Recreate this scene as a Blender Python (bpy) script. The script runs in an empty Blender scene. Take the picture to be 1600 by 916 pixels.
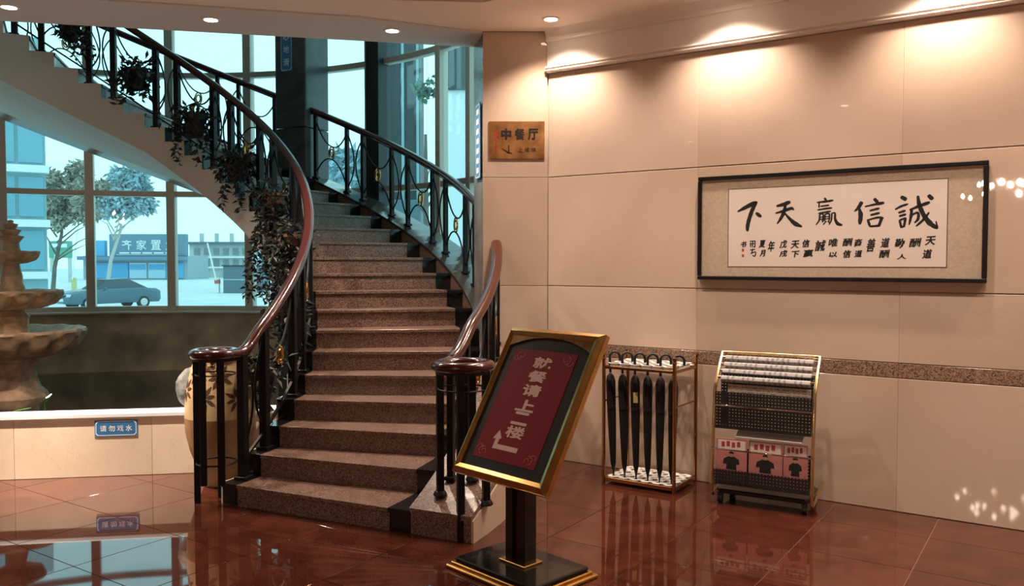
import bpy, bmesh, math, random
from mathutils import Vector, Matrix
sin, cos, pi = math.sin, math.cos, math.pi
R_ = math.radians
random.seed(7)
S = bpy.context.scene
COL = S.collection
# ------------------------------------------------------------------ camera
FPX, HZ, EYE = 1300.0, 410.0, 1.6
PITCH = math.atan((458 - HZ) / FPX)
cam = bpy.data.cameras.new('camera'); camo = bpy.data.objects.new('camera', cam); COL.objects.link(camo)
cam.sensor_fit = 'HORIZONTAL'; cam.sensor_width = 36.0; cam.lens = 36.0 * FPX / 1600
cam.clip_start = .05; cam.clip_end = 600
camo.location = (0, 0, EYE); camo.rotation_euler = (pi / 2 - PITCH, 0, 0)
S.camera = camo
# ------------------------------------------------------------------ world (bright overcast daylight), exposure
w = bpy.data.worlds.new('overcast_sky'); S.world = w; w.use_nodes = True
bg = w.node_tree.nodes['Background']
bg.inputs['Color'].default_value = (.64, 1.0, 1.03, 1); bg.inputs['Strength'].default_value = 1.25
vs = S.view_settings
vs.view_transform = 'Standard'; vs.look = 'None'; vs.exposure = 0.3; vs.gamma = 1.0; vs.use_curve_mapping = False
WARM = (1.0, .80, .635)
P_WASH, P_STAIR, P_LOBBY_FILL, P_BASIN_FILL, P_WALL_FILL = 88, 200, 44, 1000, 140

# ------------------------------------------------------------------ pixel helper (a pixel gives only a direction)
_c, _s = cos(PITCH), sin(PITCH)
def ray(x, y):
    a = (x - 800) / FPX; b = (458 - y) / FPX
    return Vector((a, _c + b * _s, -_s + b * _c))
def at_depth(x, y, Y):
    r = ray(x, y); return Vector((0, 0, EYE)) + r * (Y / r.y)
def on_plane(x, y, P, n):
    r = ray(x, y); o = Vector((0, 0, EYE)); return o + r * ((Vector(P) - o).dot(n) / r.dot(n))

# ------------------------------------------------------------------ lettering, made first while the scene is empty
def glyph(body, bold=0.0):
    cu = bpy.data.curves.new('t', 'FONT'); cu.body = body; cu.align_x = 'CENTER'; cu.offset = bold; cu.resolution_u = 3
    ob = bpy.data.objects.new('t', cu); COL.objects.link(ob)
    dg = bpy.context.evaluated_depsgraph_get(); dg.update()
    me = bpy.data.meshes.new_from_object(ob.evaluated_get(dg))
    bpy.data.objects.remove(ob); bpy.data.curves.remove(cu)
    return me
GL = {}
for ch in '就餐请上二楼中厅梯勿戏水小心地滑齐家置业': GL[ch] = glyph(ch, .004 if ch in '楼餐戏梯地滑' else .010 if ch in '就请家置' else .02)
for ch in '天道酬勤人善商信唯以誠赢下戊戌年夏月书': GL['s' + ch] = glyph(ch, .012)

# ------------------------------------------------------------------ materials
MATS = {}
def nodes(name):
    m = bpy.data.materials.new(name); m.use_nodes = True
    nt = m.node_tree; return m, nt, nt.nodes['Principled BSDF']
def plain(name, col, rough=.5, metal=0.0, spec=.5, noise=0.0, nscale=8.0, coat=0.0, emit=0.0):
    m, nt, b = nodes(name)
    b.inputs['Roughness'].default_value = rough; b.inputs['Metallic'].default_value = metal
    b.inputs['Specular IOR Level'].default_value = spec; b.inputs['Coat Weight'].default_value = coat
    c4 = (*col, 1)
    b.inputs['Base Color'].default_value = c4
    if noise:
        n = nt.nodes.new('ShaderNodeTexNoise'); n.inputs['Scale'].default_value = nscale; n.inputs['Detail'].default_value = 5
        tc = nt.nodes.new('ShaderNodeTexCoord'); nt.links.new(tc.outputs['Object'], n.inputs['Vector'])
        r = nt.nodes.new('ShaderNodeValToRGB')
        r.color_ramp.elements[0].position = .35; r.color_ramp.elements[1].position = .7
        r.color_ramp.elements[0].color = (*[c * (1 - noise) for c in col], 1)
        r.color_ramp.elements[1].color = (*[min(1, c * (1 + noise)) for c in col], 1)
        nt.links.new(n.outputs['Fac'], r.inputs['Fac']); nt.links.new(r.outputs['Color'], b.inputs['Base Color'])
    if emit:
        b.inputs['Emission Color'].default_value = c4; b.inputs['Emission Strength'].default_value = emit
    MATS[name] = m; return m
def marble(name, c1, c2, vein, rough=.12, scale=1.2, rnd=.06, veinw=.52, spec=.5):
    m, nt, b = nodes(name); L = nt.links.new
    tc = nt.nodes.new('ShaderNodeTexCoord'); oi = nt.nodes.new('ShaderNodeObjectInfo')
    ad = nt.nodes.new('ShaderNodeVectorMath'); ad.operation = 'ADD'
    sc = nt.nodes.new('ShaderNodeVectorMath'); sc.operation = 'SCALE'; sc.inputs['Scale'].default_value = 37.0
    L(oi.outputs['Random'], sc.inputs[0]); L(tc.outputs['Object'], ad.inputs[0]); L(sc.outputs[0], ad.inputs[1])
    n1 = nt.nodes.new('ShaderNodeTexNoise'); n1.inputs['Scale'].default_value = scale; n1.inputs['Detail'].default_value = 8; n1.inputs['Distortion'].default_value = .8
    n2 = nt.nodes.new('ShaderNodeTexNoise'); n2.inputs['Scale'].default_value = scale * 1.9; n2.inputs['Detail'].default_value = 6; n2.inputs['Distortion'].default_value = 1.6
    L(ad.outputs[0], n1.inputs['Vector']); L(ad.outputs[0], n2.inputs['Vector'])
    r1 = nt.nodes.new('ShaderNodeValToRGB'); e = r1.color_ramp.elements
    e[0].position = .36; e[1].position = .66; e[0].color = (*c1, 1); e[1].color = (*c2, 1)
    L(n1.outputs['Fac'], r1.inputs['Fac'])
    r2 = nt.nodes.new('ShaderNodeValToRGB'); e = r2.color_ramp.elements
    e[0].position = .495; e[1].position = .505; e[0].color = (0, 0, 0, 1); e[1].color = (0, 0, 0, 1)
    k = e.new(.5); k.color = (veinw, veinw, veinw, 1)
    L(n2.outputs['Fac'], r2.inputs['Fac'])
    mx = nt.nodes.new('ShaderNodeMix'); mx.data_type = 'RGBA'; mx.inputs['B'].default_value = (*vein, 1)
    L(r2.outputs['Color'], mx.inputs['Factor']); L(r1.outputs['Color'], mx.inputs['A'])
    hs = nt.nodes.new('ShaderNodeHueSaturation')
    mr = nt.nodes.new('ShaderNodeMapRange'); mr.inputs['To Min'].default_value = 1 - rnd; mr.inputs['To Max'].default_value = 1 + rnd
    L(oi.outputs['Random'], mr.inputs['Value']); L(mr.outputs[0], hs.inputs['Value']); L(mx.outputs['Result'], hs.inputs['Color'])
    L(hs.outputs['Color'], b.inputs['Base Color'])
    b.inputs['Roughness'].default_value = rough; b.inputs['Specular IOR Level'].default_value = spec
    MATS[name] = m; return m
def granite(name, dark, mid, light, rough=.25, scale=170.0):
    m, nt, b = nodes(name); L = nt.links.new
    tc = nt.nodes.new('ShaderNodeTexCoord')
    v = nt.nodes.new('ShaderNodeTexVoronoi'); v.inputs['Scale'].default_value = scale
    n = nt.nodes.new('ShaderNodeTexNoise'); n.inputs['Scale'].default_value = scale * .45; n.inputs['Detail'].default_value = 4
    L(tc.outputs['Object'], v.inputs['Vector']); L(tc.outputs['Object'], n.inputs['Vector'])
    sx = nt.nodes.new('ShaderNodeSeparateColor'); L(v.outputs['Color'], sx.inputs[0])
    av = nt.nodes.new('ShaderNodeMath'); av.operation = 'MULTIPLY_ADD'; av.inputs[1].default_value = .55
    s2 = nt.nodes.new('ShaderNodeMath'); s2.operation = 'MULTIPLY'; s2.inputs[1].default_value = .45
    L(n.outputs['Fac'], s2.inputs[0]); L(sx.outputs[0], av.inputs[0]); L(s2.outputs[0], av.inputs[2])
    r = nt.nodes.new('ShaderNodeValToRGB'); e = r.color_ramp.elements
    e[0].position = .22; e[0].color = (*dark, 1); e[1].position = .78; e[1].color = (*light, 1)
    k = e.new(.45); k.color = (*mid, 1)
    L(av.outputs[0], r.inputs['Fac']); L(r.outputs['Color'], b.inputs['Base Color'])
    b.inputs['Roughness'].default_value = rough
    MATS[name] = m; return m
def glassm(name, tint, refl=.08, rough=.0, haze=0.0):
    m = bpy.data.materials.new(name); m.use_nodes = True; nt = m.node_tree; nt.nodes.clear(); L = nt.links.new
    o = nt.nodes.new('ShaderNodeOutputMaterial'); t = nt.nodes.new('ShaderNodeBsdfTransparent'); g = nt.nodes.new('ShaderNodeBsdfGlossy')
    t.inputs['Color'].default_value = (*tint, 1); g.inputs['Roughness'].default_value = rough; g.inputs['Color'].default_value = (1, 1, 1, 1)
    fr = nt.nodes.new('ShaderNodeFresnel'); ge = nt.nodes.new('ShaderNodeNewGeometry')
    mr = nt.nodes.new('ShaderNodeMapRange'); mr.inputs['To Min'].default_value = 1.45; mr.inputs['To Max'].default_value = 1 / 1.45   # same reflectance on both faces of the sheet
    L(ge.outputs['Backfacing'], mr.inputs['Value']); L(mr.outputs[0], fr.inputs['IOR'])
    ml = nt.nodes.new('ShaderNodeMath'); ml.operation = 'MULTIPLY'; ml.inputs[1].default_value = refl / .05; ml.use_clamp = True
    mx = nt.nodes.new('ShaderNodeMixShader'); base = t
    if haze:
        tr = nt.nodes.new('ShaderNodeBsdfTranslucent'); tr.inputs['Color'].default_value = (.75, .95, 1, 1)  # translucent share imitates a bright haze over the outdoor view
        m0 = nt.nodes.new('ShaderNodeMixShader'); m0.inputs[0].default_value = haze
        L(t.outputs[0], m0.inputs[1]); L(tr.outputs[0], m0.inputs[2]); base = m0
    L(fr.outputs[0], ml.inputs[0]); L(ml.outputs[0], mx.inputs[0]); L(base.outputs[0], mx.inputs[1]); L(g.outputs[0], mx.inputs[2]); L(mx.outputs[0], o.inputs[0])
    MATS[name] = m; return m
def stripes(name, c1, c2, axis, freq, rough=.6, duty=.5, noise=3.0):
    m, nt, b = nodes(name); L = nt.links.new
    tc = nt.nodes.new('ShaderNodeTexCoord'); sp = nt.nodes.new('ShaderNodeSeparateXYZ'); L(tc.outputs['Object'], sp.inputs[0])
    ml = nt.nodes.new('ShaderNodeMath'); ml.operation = 'MULTIPLY'; ml.inputs[1].default_value = freq; L(sp.outputs[axis], ml.inputs[0])
    fr = nt.nodes.new('ShaderNodeMath'); fr.operation = 'FRACT'; L(ml.outputs[0], fr.inputs[0])
    gt = nt.nodes.new('ShaderNodeMath'); gt.operation = 'GREATER_THAN'; gt.inputs[1].default_value = duty; L(fr.outputs[0], gt.inputs[0])
    n = nt.nodes.new('ShaderNodeTexNoise'); n.inputs['Scale'].default_value = noise * 10; L(tc.outputs['Object'], n.inputs['Vector'])
    g2 = nt.nodes.new('ShaderNodeMath'); g2.operation = 'GREATER_THAN'; g2.inputs[1].default_value = .48; L(n.outputs['Fac'], g2.inputs[0])
    m2 = nt.nodes.new('ShaderNodeMath'); m2.operation = 'MULTIPLY'; L(gt.outputs[0], m2.inputs[0]); L(g2.outputs[0], m2.inputs[1])
    mx = nt.nodes.new('ShaderNodeMix'); mx.data_type = 'RGBA'; mx.inputs['A'].default_value = (*c1, 1); mx.inputs['B'].default_value = (*c2, 1)
    L(m2.outputs[0], mx.inputs['Factor']); L(mx.outputs['Result'], b.inputs['Base Color']); b.inputs['Roughness'].default_value = rough
    MATS[name] = m; return m

marble('wall_marble', (.52, .385, .295), (.62, .48, .385), (.40, .27, .19), .03, .55, .04, .16)
marble('basin_marble', (.66, .55, .42), (.80, .69, .55), (.50, .38, .22), .18, 1.4, .05, .3)
marble('floor_tile', (.052, .0125, .0075), (.084, .022, .013), (.04, .010, .006), .03, 5.0, .10, .3, 1.0)
plain('grout', (.42, .22, .15), .6)
granite('step_granite', (.032, .017, .012), (.138, .077, .056), (.32, .21, .165), .28, 190)
granite('band_granite', (.05, .03, .022), (.22, .13, .09), (.42, .28, .2), .2, 170)
plain('coping_dark', (.05, .042, .036), .14)
plain('black_stone', (.012, .011, .012), .18, noise=.3, nscale=30)
plain('plaster', (.62, .56, .50), .75, noise=.03, nscale=2)
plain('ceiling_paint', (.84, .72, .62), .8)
plain('beam_daylit', (.62, .56, .52), .8)  # cool daylight on the beam put into a greyer colour
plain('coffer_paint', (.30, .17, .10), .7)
plain('cornice_paint', (.84, .75, .69), .55)
plain('room_paint', (.50, .38, .28), .7)
marble('pillar_stone', (.035, .042, .045), (.075, .08, .082), (.10, .1, .1), .25, 2.5, .03, .3)
marble('column_side', (.12, .12, .115), (.22, .21, .2), (.3, .28, .25), .2, 3, .03, .4)
plain('mullion_metal', (.56, .49, .42), .4, .15)
plain('dark_steel', (.03, .034, .036), .4, .4)
glassm('window_glass', (.86, .985, 1.0), .05, 0, .015)
glassm('picture_glass', (.99, .99, .99), .018)
plain('low_wall', (.56, .44, .30), .5, noise=.3, nscale=3)
plain('sill_stone', (.72, .66, .58), .4)
plain('water', (.030, .023, .018), .06, spec=.35)
plain('iron', (.006, .006, .007), .4, spec=.3)
plain('mahogany', (.050, .0075, .005), .2, coat=.35)
plain('brass', (.62, .38, .13), .22, 1.0, noise=.12, nscale=20)
plain('dull_brass', (.30, .17, .07), .35, .9, noise=.3, nscale=14)
plain('rack_brass', (.42, .22, .10), .25, 1.0)
plain('pale_gold', (.75, .55, .30), .22, 1.0)
plain('fountain_stone', (.50, .33, .21), .6, noise=.35, nscale=9)
plain('ceramic', (.56, .40, .22), .35, noise=.12, nscale=5)
plain('ceramic_band', (.40, .235, .11), .4, noise=.15, nscale=8)
plain('leaf_motif', (.085, .035, .015), .5)
plain('rock_grey', (.16, .165, .155), .6, noise=.5, nscale=12)
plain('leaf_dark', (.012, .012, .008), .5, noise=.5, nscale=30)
plain('leaf_green', (.07, .22, .05), .5)
plain('pot_dark', (.03, .024, .02), .6)
plain('pot_clay', (.17, .085, .055), .6, noise=.25, nscale=18)
plain('black_gloss', (.009, .008, .008), .12, coat=.3)
plain('black_plastic', (.012, .012, .013), .35)
plain('cloth_black', (.009, .009, .011), .75)
plain('sign_red', (.17, .006, .012), .5, spec=.25)
plain('sign_print', (.62, .40, .36), .5)
plain('sign_faint', (.36, .10, .09), .5)
plain('white_board', (.78, .76, .74), .4, noise=.05)
plain('hole_dark', (.03, .025, .022), .6)
plain('paper', (.80, .70, .64), .6, noise=.03, nscale=3)
plain('mat_silk', (.56, .44, .33), .55, noise=.1, nscale=60)
plain('ink', (.008, .007, .007), .5)
plain('ink_line', (.12, .07, .04), .6)
plain('seal_red', (.42, .08, .06), .6)
plain('frame_black', (.008, .006, .006), .4, spec=.25)
plain('blue_sign', (.035, .17, .40), .35)
plain('blue_light', (.08, .28, .55), .35)
plain('sign_white', (.78, .85, .9), .5)
plain('plate_brass', (.42, .20, .075), .3, .55, noise=.45, nscale=7)
plain('arrow_red', (.40, .03, .015), .4)
stripes('newsprint', (.50, .47, .47), (.26, .25, .26), 'X', 30, .7, .55, 3)
stripes('newsprint_warm', (.50, .40, .33), (.22, .16, .13), 'Z', 60, .7, .6, 5)
plain('magazine_pink', (.50, .20, .19), .35, noise=.15, nscale=10)
plain('magazine_red', (.42, .04, .05), .35)
plain('magazine_white', (.70, .64, .6), .4)
plain('skin', (.42, .22, .15), .5)
plain('chrome', (.7, .7, .7), .12, 1.0)
plain('lamp_lens', (1.0, .86, .68), .4, emit=14.0)
plain('bulb', (1.0, .80, .62), .4, emit=240.0)
plain('lamp_ring', (.75, .68, .6), .4)
plain('concrete', (.62, .66, .68), .85, noise=.08, nscale=.5)
plain('shop_fascia', (.14, .25, .34), .7)  # outdoor haze put into this bluish colour
plain('shop_wall', (.34, .42, .46), .8)
plain('shop_glass', (.20, .36, .44), .2)
plain('poster_blue', (.10, .42, .70), .6)
plain('poster_pale', (.45, .68, .80), .6)
plain('shop_white', (.80, .84, .86), .7)
plain('teal_wall', (.26, .44, .48), .6, noise=.1, nscale=.4)
plain('teal_pane', (.18, .40, .50), .25)
plain('far_wall', (.52, .56, .56), .8, noise=.1, nscale=.5)
plain('far_window', (.22, .28, .30), .3)
plain('hut_dark', (.11, .17, .21), .6)
plain('green_board', (.10, .38, .27), .6)
plain('bark', (.16, .13, .11), .9, noise=.3, nscale=3)
plain('bark_white', (.55, .52, .48), .9)
plain('crown_brown', (.42, .40, .32), .9, noise=.4, nscale=1.2)
plain('crown_grey', (.36, .52, .58), .9, noise=.4, nscale=1.2)  # paled and blued so the crown carries the haze
plain('crown_green', (.10, .22, .15), .9, noise=.4, nscale=1.2)
plain('yellow_box', (.62, .55, .22), .6)
plain('barrier_white', (.85, .85, .84), .5)
plain('barrier_red', (.55, .12, .09), .5)
plain('car_paint', (.10, .18, .23), .25, .3)  # body colour blued to imitate haze
plain('car_glass', (.05, .08, .10), .08)
plain('tyre', (.02, .02, .02), .8)
plain('car_light', (.7, .75, .78), .2)
plain('dark_facade', (.03, .045, .05), .5)

# ------------------------------------------------------------------ mesh builder
class MB:
    def __init__(s): s.v = []; s.f = []
    def add(s, vs, fs):
        o = len(s.v); s.v += [tuple(p) for p in vs]; s.f += [tuple(i + o for i in q) for q in fs]; return s
    def box(s, c, d, rz=0.0, M=None):
        a, b, h = d[0] / 2, d[1] / 2, d[2] / 2
        vs = [Vector((x, y, z)) for z in (-h, h) for y in (-b, b) for x in (-a, a)]
        m = M if M else Matrix.Rotation(rz, 3, 'Z')
        vs = [m @ p + Vector(c) for p in vs]
        return s.add(vs, [(0, 2, 3, 1), (4, 5, 7, 6), (0, 1, 5, 4), (2, 6, 7, 3), (0, 4, 6, 2), (1, 3, 7, 5)])
    def prism(s, pts, z0, z1):
        n = len(pts); vs = [(x, y, z0) for x, y in pts] + [(x, y, z1) for x, y in pts]
        return s.add(vs, [tuple(range(n))[::-1], tuple(range(n, 2 * n))] + [(i, (i + 1) % n, (i + 1) % n + n, i + n) for i in range(n)])
    def xprism(s, pts, x0, x1):      # outline in y,z extruded along x
        n = len(pts); vs = [(x0, y, z) for y, z in pts] + [(x1, y, z) for y, z in pts]
        return s.add(vs, [tuple(range(n))[::-1], tuple(range(n, 2 * n))] + [(i, (i + 1) % n, (i + 1) % n + n, i + n) for i in range(n)])
    def yprism(s, pts, y0, y1):      # outline in x,z extruded along y
        n = len(pts); vs = [(x, y0, z) for x, z in pts] + [(x, y1, z) for x, z in pts]
        return s.add(vs, [tuple(range(n)), tuple(range(n, 2 * n))[::-1]] + [(i + n, (i + 1) % n + n, (i + 1) % n, i) for i in range(n)])
    def sweep(s, path, prof, closed=False, up=Vector((0, 0, 1)), scale=None):
        path = [Vector(p) for p in path]; n = len(path); k = len(prof); vs = []
        for i, p in enumerate(path):
            a = path[i - 1] if (i or closed) else path[i]; b = path[(i + 1) % n] if (i < n - 1 or closed) else path[i]
            t = (b - a).normalized(); sd = t.cross(up)
            if sd.length < 1e-4: sd = Vector((1, 0, 0))
            sd.normalize(); u = sd.cross(t); q = scale[i] if scale else 1.0
            vs += [p + sd * (x * q) + u * (y * q) for x, y in prof]
        fs = []
        for i in range(n if closed else n - 1):
            j = (i + 1) % n
            fs += [(i * k + m, i * k + (m + 1) % k, j * k + (m + 1) % k, j * k + m) for m in range(k)]
        if not closed: fs += [tuple(range(k))[::-1], tuple(range((n - 1) * k, n * k))]
        return s.add(vs, fs)
    def tube(s, path, r, seg=6, closed=False, scale=None, up=None):
        pr = [(r * cos(2 * pi * i / seg), r * sin(2 * pi * i / seg)) for i in range(seg)]
        P = [Vector(p) for p in path]
        if up is None:
            d = P[-1] - P[0]
            up = Vector((0, 0, 1)) if abs(d.normalized().z) < .9 or closed else Vector((0, 1, 0))
            if closed: up = Vector((.3, .2, 1))
        return s.sweep(P, pr, closed, up, scale)
    def lathe(s, prof, seg=24, mod=None, c=(0, 0, 0)):
        vs = []; n = len(prof)
        for i, (r, z) in enumerate(prof):
            for j in range(seg):
                a = 2 * pi * j / seg; q = mod(i, a) if mod else (0, 0)
                vs.append((c[0] + (r + q[0]) * cos(a), c[1] + (r + q[0]) * sin(a), c[2] + z + q[1]))
        fs = [(i * seg + j, i * seg + (j + 1) % seg, (i + 1) * seg + (j + 1) % seg, (i + 1) * seg + j) for i in range(n - 1) for j in range(seg)]
        fs += [tuple(range(seg))[::-1], tuple(range((n - 1) * seg, n * seg))]
        return s.add(vs, fs)
    def arc(s, r0, r1, t0, t1, zb, zt, seg=4):   # curved block; zb/zt functions of the angle
        import inspect
        two = callable(zb) and len(inspect.signature(zb).parameters) == 2
        f0 = (lambda t, r: zb(t, r) if two else (zb(t) if callable(zb) else zb)); f1 = zt if callable(zt) else (lambda t: zt); vs = []; fs = []
        for i in range(seg + 1):
            t = t0 + (t1 - t0) * i / seg
            for r in (r0, r1):
                vs += [(r * cos(t), r * sin(t), f0(t, r)), (r * cos(t), r * sin(t), f1(t))]
        for i in range(seg):
            a = i * 4; b = a + 4
            fs += [(a, a + 1, b + 1, b), (a + 2, b + 2, b + 3, a + 3), (a + 1, a + 3, b + 3, b + 1), (a, b, b + 2, a + 2)]
        fs += [(0, 2, 3, 1), (seg * 4, seg * 4 + 1, seg * 4 + 3, seg * 4 + 2)]
        return s.add(vs, fs)
    def mesh(s, name, mat, bevel=0.0, smooth=None):
        me = bpy.data.meshes.new(name); me.from_pydata(s.v, [], s.f)
        bm = bmesh.new(); bm.from_mesh(me); bmesh.ops.recalc_face_normals(bm, faces=bm.faces)
        if bevel:
            ed = [e for e in bm.edges if len(e.link_faces) == 2 and e.calc_face_angle(0) > .5]
            bmesh.ops.bevel(bm, geom=ed, offset=bevel, segments=1, affect='EDGES', clamp_overlap=True)
        bm.to_mesh(me); bm.free()
        me.materials.append(MATS[mat])
        if smooth is not None:
            me.shade_smooth(); me.set_sharp_from_angle(angle=R_(smooth))
        return me
    def build(s, name, mat, parent=None, bevel=0.0, smooth=None, kind=None):
        return link(name, s.mesh(name, mat, bevel, smooth), parent, kind)
def link(name, me, parent=None, kind=None, loc=None, rz=None):
    o = bpy.data.objects.new(name, me); COL.objects.link(o)
    if parent: o.parent = parent
    if kind: o['kind'] = kind
    if loc is not None: o.location = loc
    if rz is not None: o.rotation_euler = (0, 0, rz)
    return o
def tag(o, label, cat, group=None, kind=None):
    o['label'] = label; o['category'] = cat
    if group: o['group'] = group
    if kind: o['kind'] = kind
    return o
def thing(name, label, cat, loc=(0, 0, 0), rz=0.0, group=None, kind=None):
    o = bpy.data.objects.new(name, None); COL.objects.link(o); o.empty_display_size = .1
    o.location = loc; o.rotation_euler = (0, 0, rz)
    return tag(o, label, cat, group, kind)
def rect(a, b): return [(-a, -b), (a, -b), (a, b), (-a, b)]
def letters(key, w_, h_, name, mat, parent, M, thick=.0015, fat=0.0):
    """one character scaled to w_ x h_, set in a plane: M maps (x right, y up, z out) to the parent's space"""
    src = GL[key]; xs = [v.co.x for v in src.vertices]; ys = [v.co.y for v in src.vertices]
    x0, x1, y0, y1 = min(xs), max(xs), min(ys), max(ys)
    kx = w_ / max(1e-6, x1 - x0); ky = h_ / max(1e-6, y1 - y0)
    if key[-1] in '二': ky = kx * .8
    vs = [((v.co.x - (x0 + x1) / 2) * kx, (v.co.y - (y0 + y1) / 2) * ky, thick) for v in src.vertices]
    fs = [tuple(p.vertices) for p in src.polygons]
    if fat:                                     # heavier strokes: the same outline set again, a hair to each side
        b0, f0 = list(vs), list(fs)
        for q, (dx, dy) in enumerate(((fat, 0), (-fat, 0), (0, fat * .6), (0, -fat * .6))):
            o = len(vs); vs = vs + [(x + dx, y + dy, z + .0001 * (q + 1)) for x, y, z in b0]; fs = fs + [tuple(i + o for i in f) for f in f0]
    me = bpy.data.meshes.new(name); me.from_pydata([M @ Vector(p) for p in vs], [], fs); me.materials.append(MATS[mat])
    return link(name, me, parent)
def face_M(origin, ex, ey):
    ex = Vector(ex).normalized(); ey = Vector(ey).normalized(); ez = ex.cross(ey)
    return Matrix.Translation(Vector(origin)) @ Matrix((ex, ey, ez)).transposed().to_4x4()
def spot(parent, loc, power, angle=75, blend=.6, size=.04, col=WARM, aim=(0, 0, -1)):
    l = bpy.data.lights.new('spot_lamp', 'SPOT'); l.energy = power; l.color = col; l.spot_size = R_(angle); l.spot_blend = blend; l.shadow_soft_size = size
    o = bpy.data.objects.new('spot_lamp', l); COL.objects.link(o); o.parent = parent; o.location = loc
    o.rotation_euler = Vector(aim).to_track_quat('-Z', 'Y').to_euler()
    return o
def mirror_arc(n, r, a0, a1, c=(0, 0)): return [(c[0] + r * cos(a0 + (a1 - a0) * i / n), c[1] + r * sin(a0 + (a1 - a0) * i / n)) for i in range(n + 1)]

# ------------------------------------------------------------------ shared dimensions
WA = R_(-34.0); O = Vector((.292, 6.749, 0)); D = Vector((cos(WA), sin(WA), 0)); N = Vector((sin(WA), -cos(WA), 0))   # right wall: corner, along, into room
def wp(u, n, z=0.0): return O + D * u + N * n + Vector((0, 0, z))
CX, CY = -4.0153, 6.4377
RISE, Z1, DT, T1 = .1506, .1409, .0963, -.4347
RI, RGI, RGO, RO, RC = 2.30, 2.44, 3.62, 3.77, 4.17
def zn(t): return Z1 + RISE * (t - T1) / DT
def tn(n): return T1 + DT * (n - 1)
def bot(t):
    n = (t - T1) / DT + 1
    return max(0.0, zn(t) - .40 - max(0, n - 21) * .04)
def botr(t, r):
    k = (r - RI) / (RC - RI); return max(0.0, bot(t) * (1 - k) + (zn(t) - .79) * k)
CEIL = 3.45
BDIR = R_(9.0)

# ================================================================== THE ROOM
# ---- floor: slab + polished tiles laid square to the right wall
floor = MB().prism([(-8.6, -9.1), (9, -9.1), (9, 1.0), wp(-.02, -.05).xy[:], (-1.0, 7.6), (-8.6, 7.2)], -.12, -.006).build('floor', 'grout')
tag(floor, 'polished red-brown stone floor laid in square tiles', 'floor', kind='structure')
tile = MB().box((0, 0, -.004), (.607, .600, .008)).mesh('floor_tile', 'floor_tile', .0015)
half = MB().box((0, 0, -.004), (.607, .447, .008)).mesh('floor_tile_cut', 'floor_tile', .0015)
bx0, bd = Vector((-3.756, 6.049, 0)), Vector((cos(BDIR), sin(BDIR), 0))
bn = Vector((sin(BDIR), -cos(BDIR), 0))
for iu in range(-14, 12):
    for iv in range(-3, 14):
        u = 1.035 + .611 * (iu + .5); n_ = .45 + .603 * (iv + .5); p = wp(u, n_)
        if not (-5.4 < p.x < 4.6 and 2.2 < p.y < 7.2): continue
        if iv < 0:
            if iv == -1:
                if -.35 < u < 6: link('floor_tile', half, floor, None, wp(u, .225), WA)
                elif u <= -.35 and (p - bx0).dot(bn) > -.45 and p.x < -.3: link('floor_tile', tile, floor, None, p, WA)
            elif p.x < -.5 and (p - bx0).dot(bn) > -.45: link('floor_tile', tile, floor, None, p, WA)
            continue
        if (p - bx0).dot(bn) < -.45: continue
        link('floor_tile', tile, floor, None, p, WA)
far_floor = MB()
# ---- right wall of cream marble slabs with a granite band
wall_r = thing('wall_right', 'polished cream marble wall with a speckled granite band', 'wall', O, WA, kind='structure')
MB().box((4.4, .13, 1.75), (9.2, .2, 3.5)).build('wall_backing', 'basin_marble', wall_r)
us = [0, 1.27, 2.62, 3.97, 5.32, 6.67, 8.02, 9.0]
for z0, z1, nm, mt in ((0, .862, 'marble_slab', 'wall_marble'), (.862, .956, 'granite_band', 'band_granite'), (.956, 1.41, 'marble_slab', 'wall_marble'), (1.41, 2.285, 'marble_slab', 'wall_marble'), (2.285, 3.115, 'marble_slab', 'wall_marble')):
    g = .0012 if nm == 'granite_band' else .007
    for a, b in zip(us[:-1], us[1:]):
        m = MB().box(((a + b) / 2, .015, (z0 + z1) / 2), (b - a - .0004, .03, z1 - z0 - g)).build(nm, mt, wall_r, .0022)
# cornice (frieze, bead and top moulding)
trim1 = thing('trim_1', 'pale painted cornice running along the top of the marble wall', 'cornice', O, WA, kind='structure')
MB().xprism([(.03, 3.115), (-.035, 3.118), (-.05, 3.128), (-.04, 3.14), (-.055, 3.15), (-.05, 3.162), (-.02, 3.168), (-.02, 3.36), (.03, 3.36)], .0, 9).build('frieze', 'cornice_paint', trim1, 0, 40)
MB().xprism([(.03, 3.36), (-.035, 3.36), (-.045, 3.372), (-.035, 3.39), (-.05, 3.425), (-.075, 3.45), (.03, 3.45)], .0, 9).build('crown_moulding', 'cornice_paint', trim1, 0, 40)
# ---- marble column between stair and wall
colm = thing('wall_column', 'cream marble column between the staircase and the long wall', 'column', (0, 0, 0), 0, kind='structure')
MB().prism([(-.225, 6.765), (.275, 6.765), (.45, 7.2), (-.325, 7.16)], 0, 4.6).build('column_core', 'column_side', colm)
for z0, z1 in ((0, .55), (.55, 1.41), (1.41, 2.285), (2.285, 3.45)):
    MB().box((.025, 6.757, (z0 + z1) / 2), (.518, .02, z1 - z0 - .004)).build('marble_slab', 'wall_marble', colm, .002)
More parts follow.
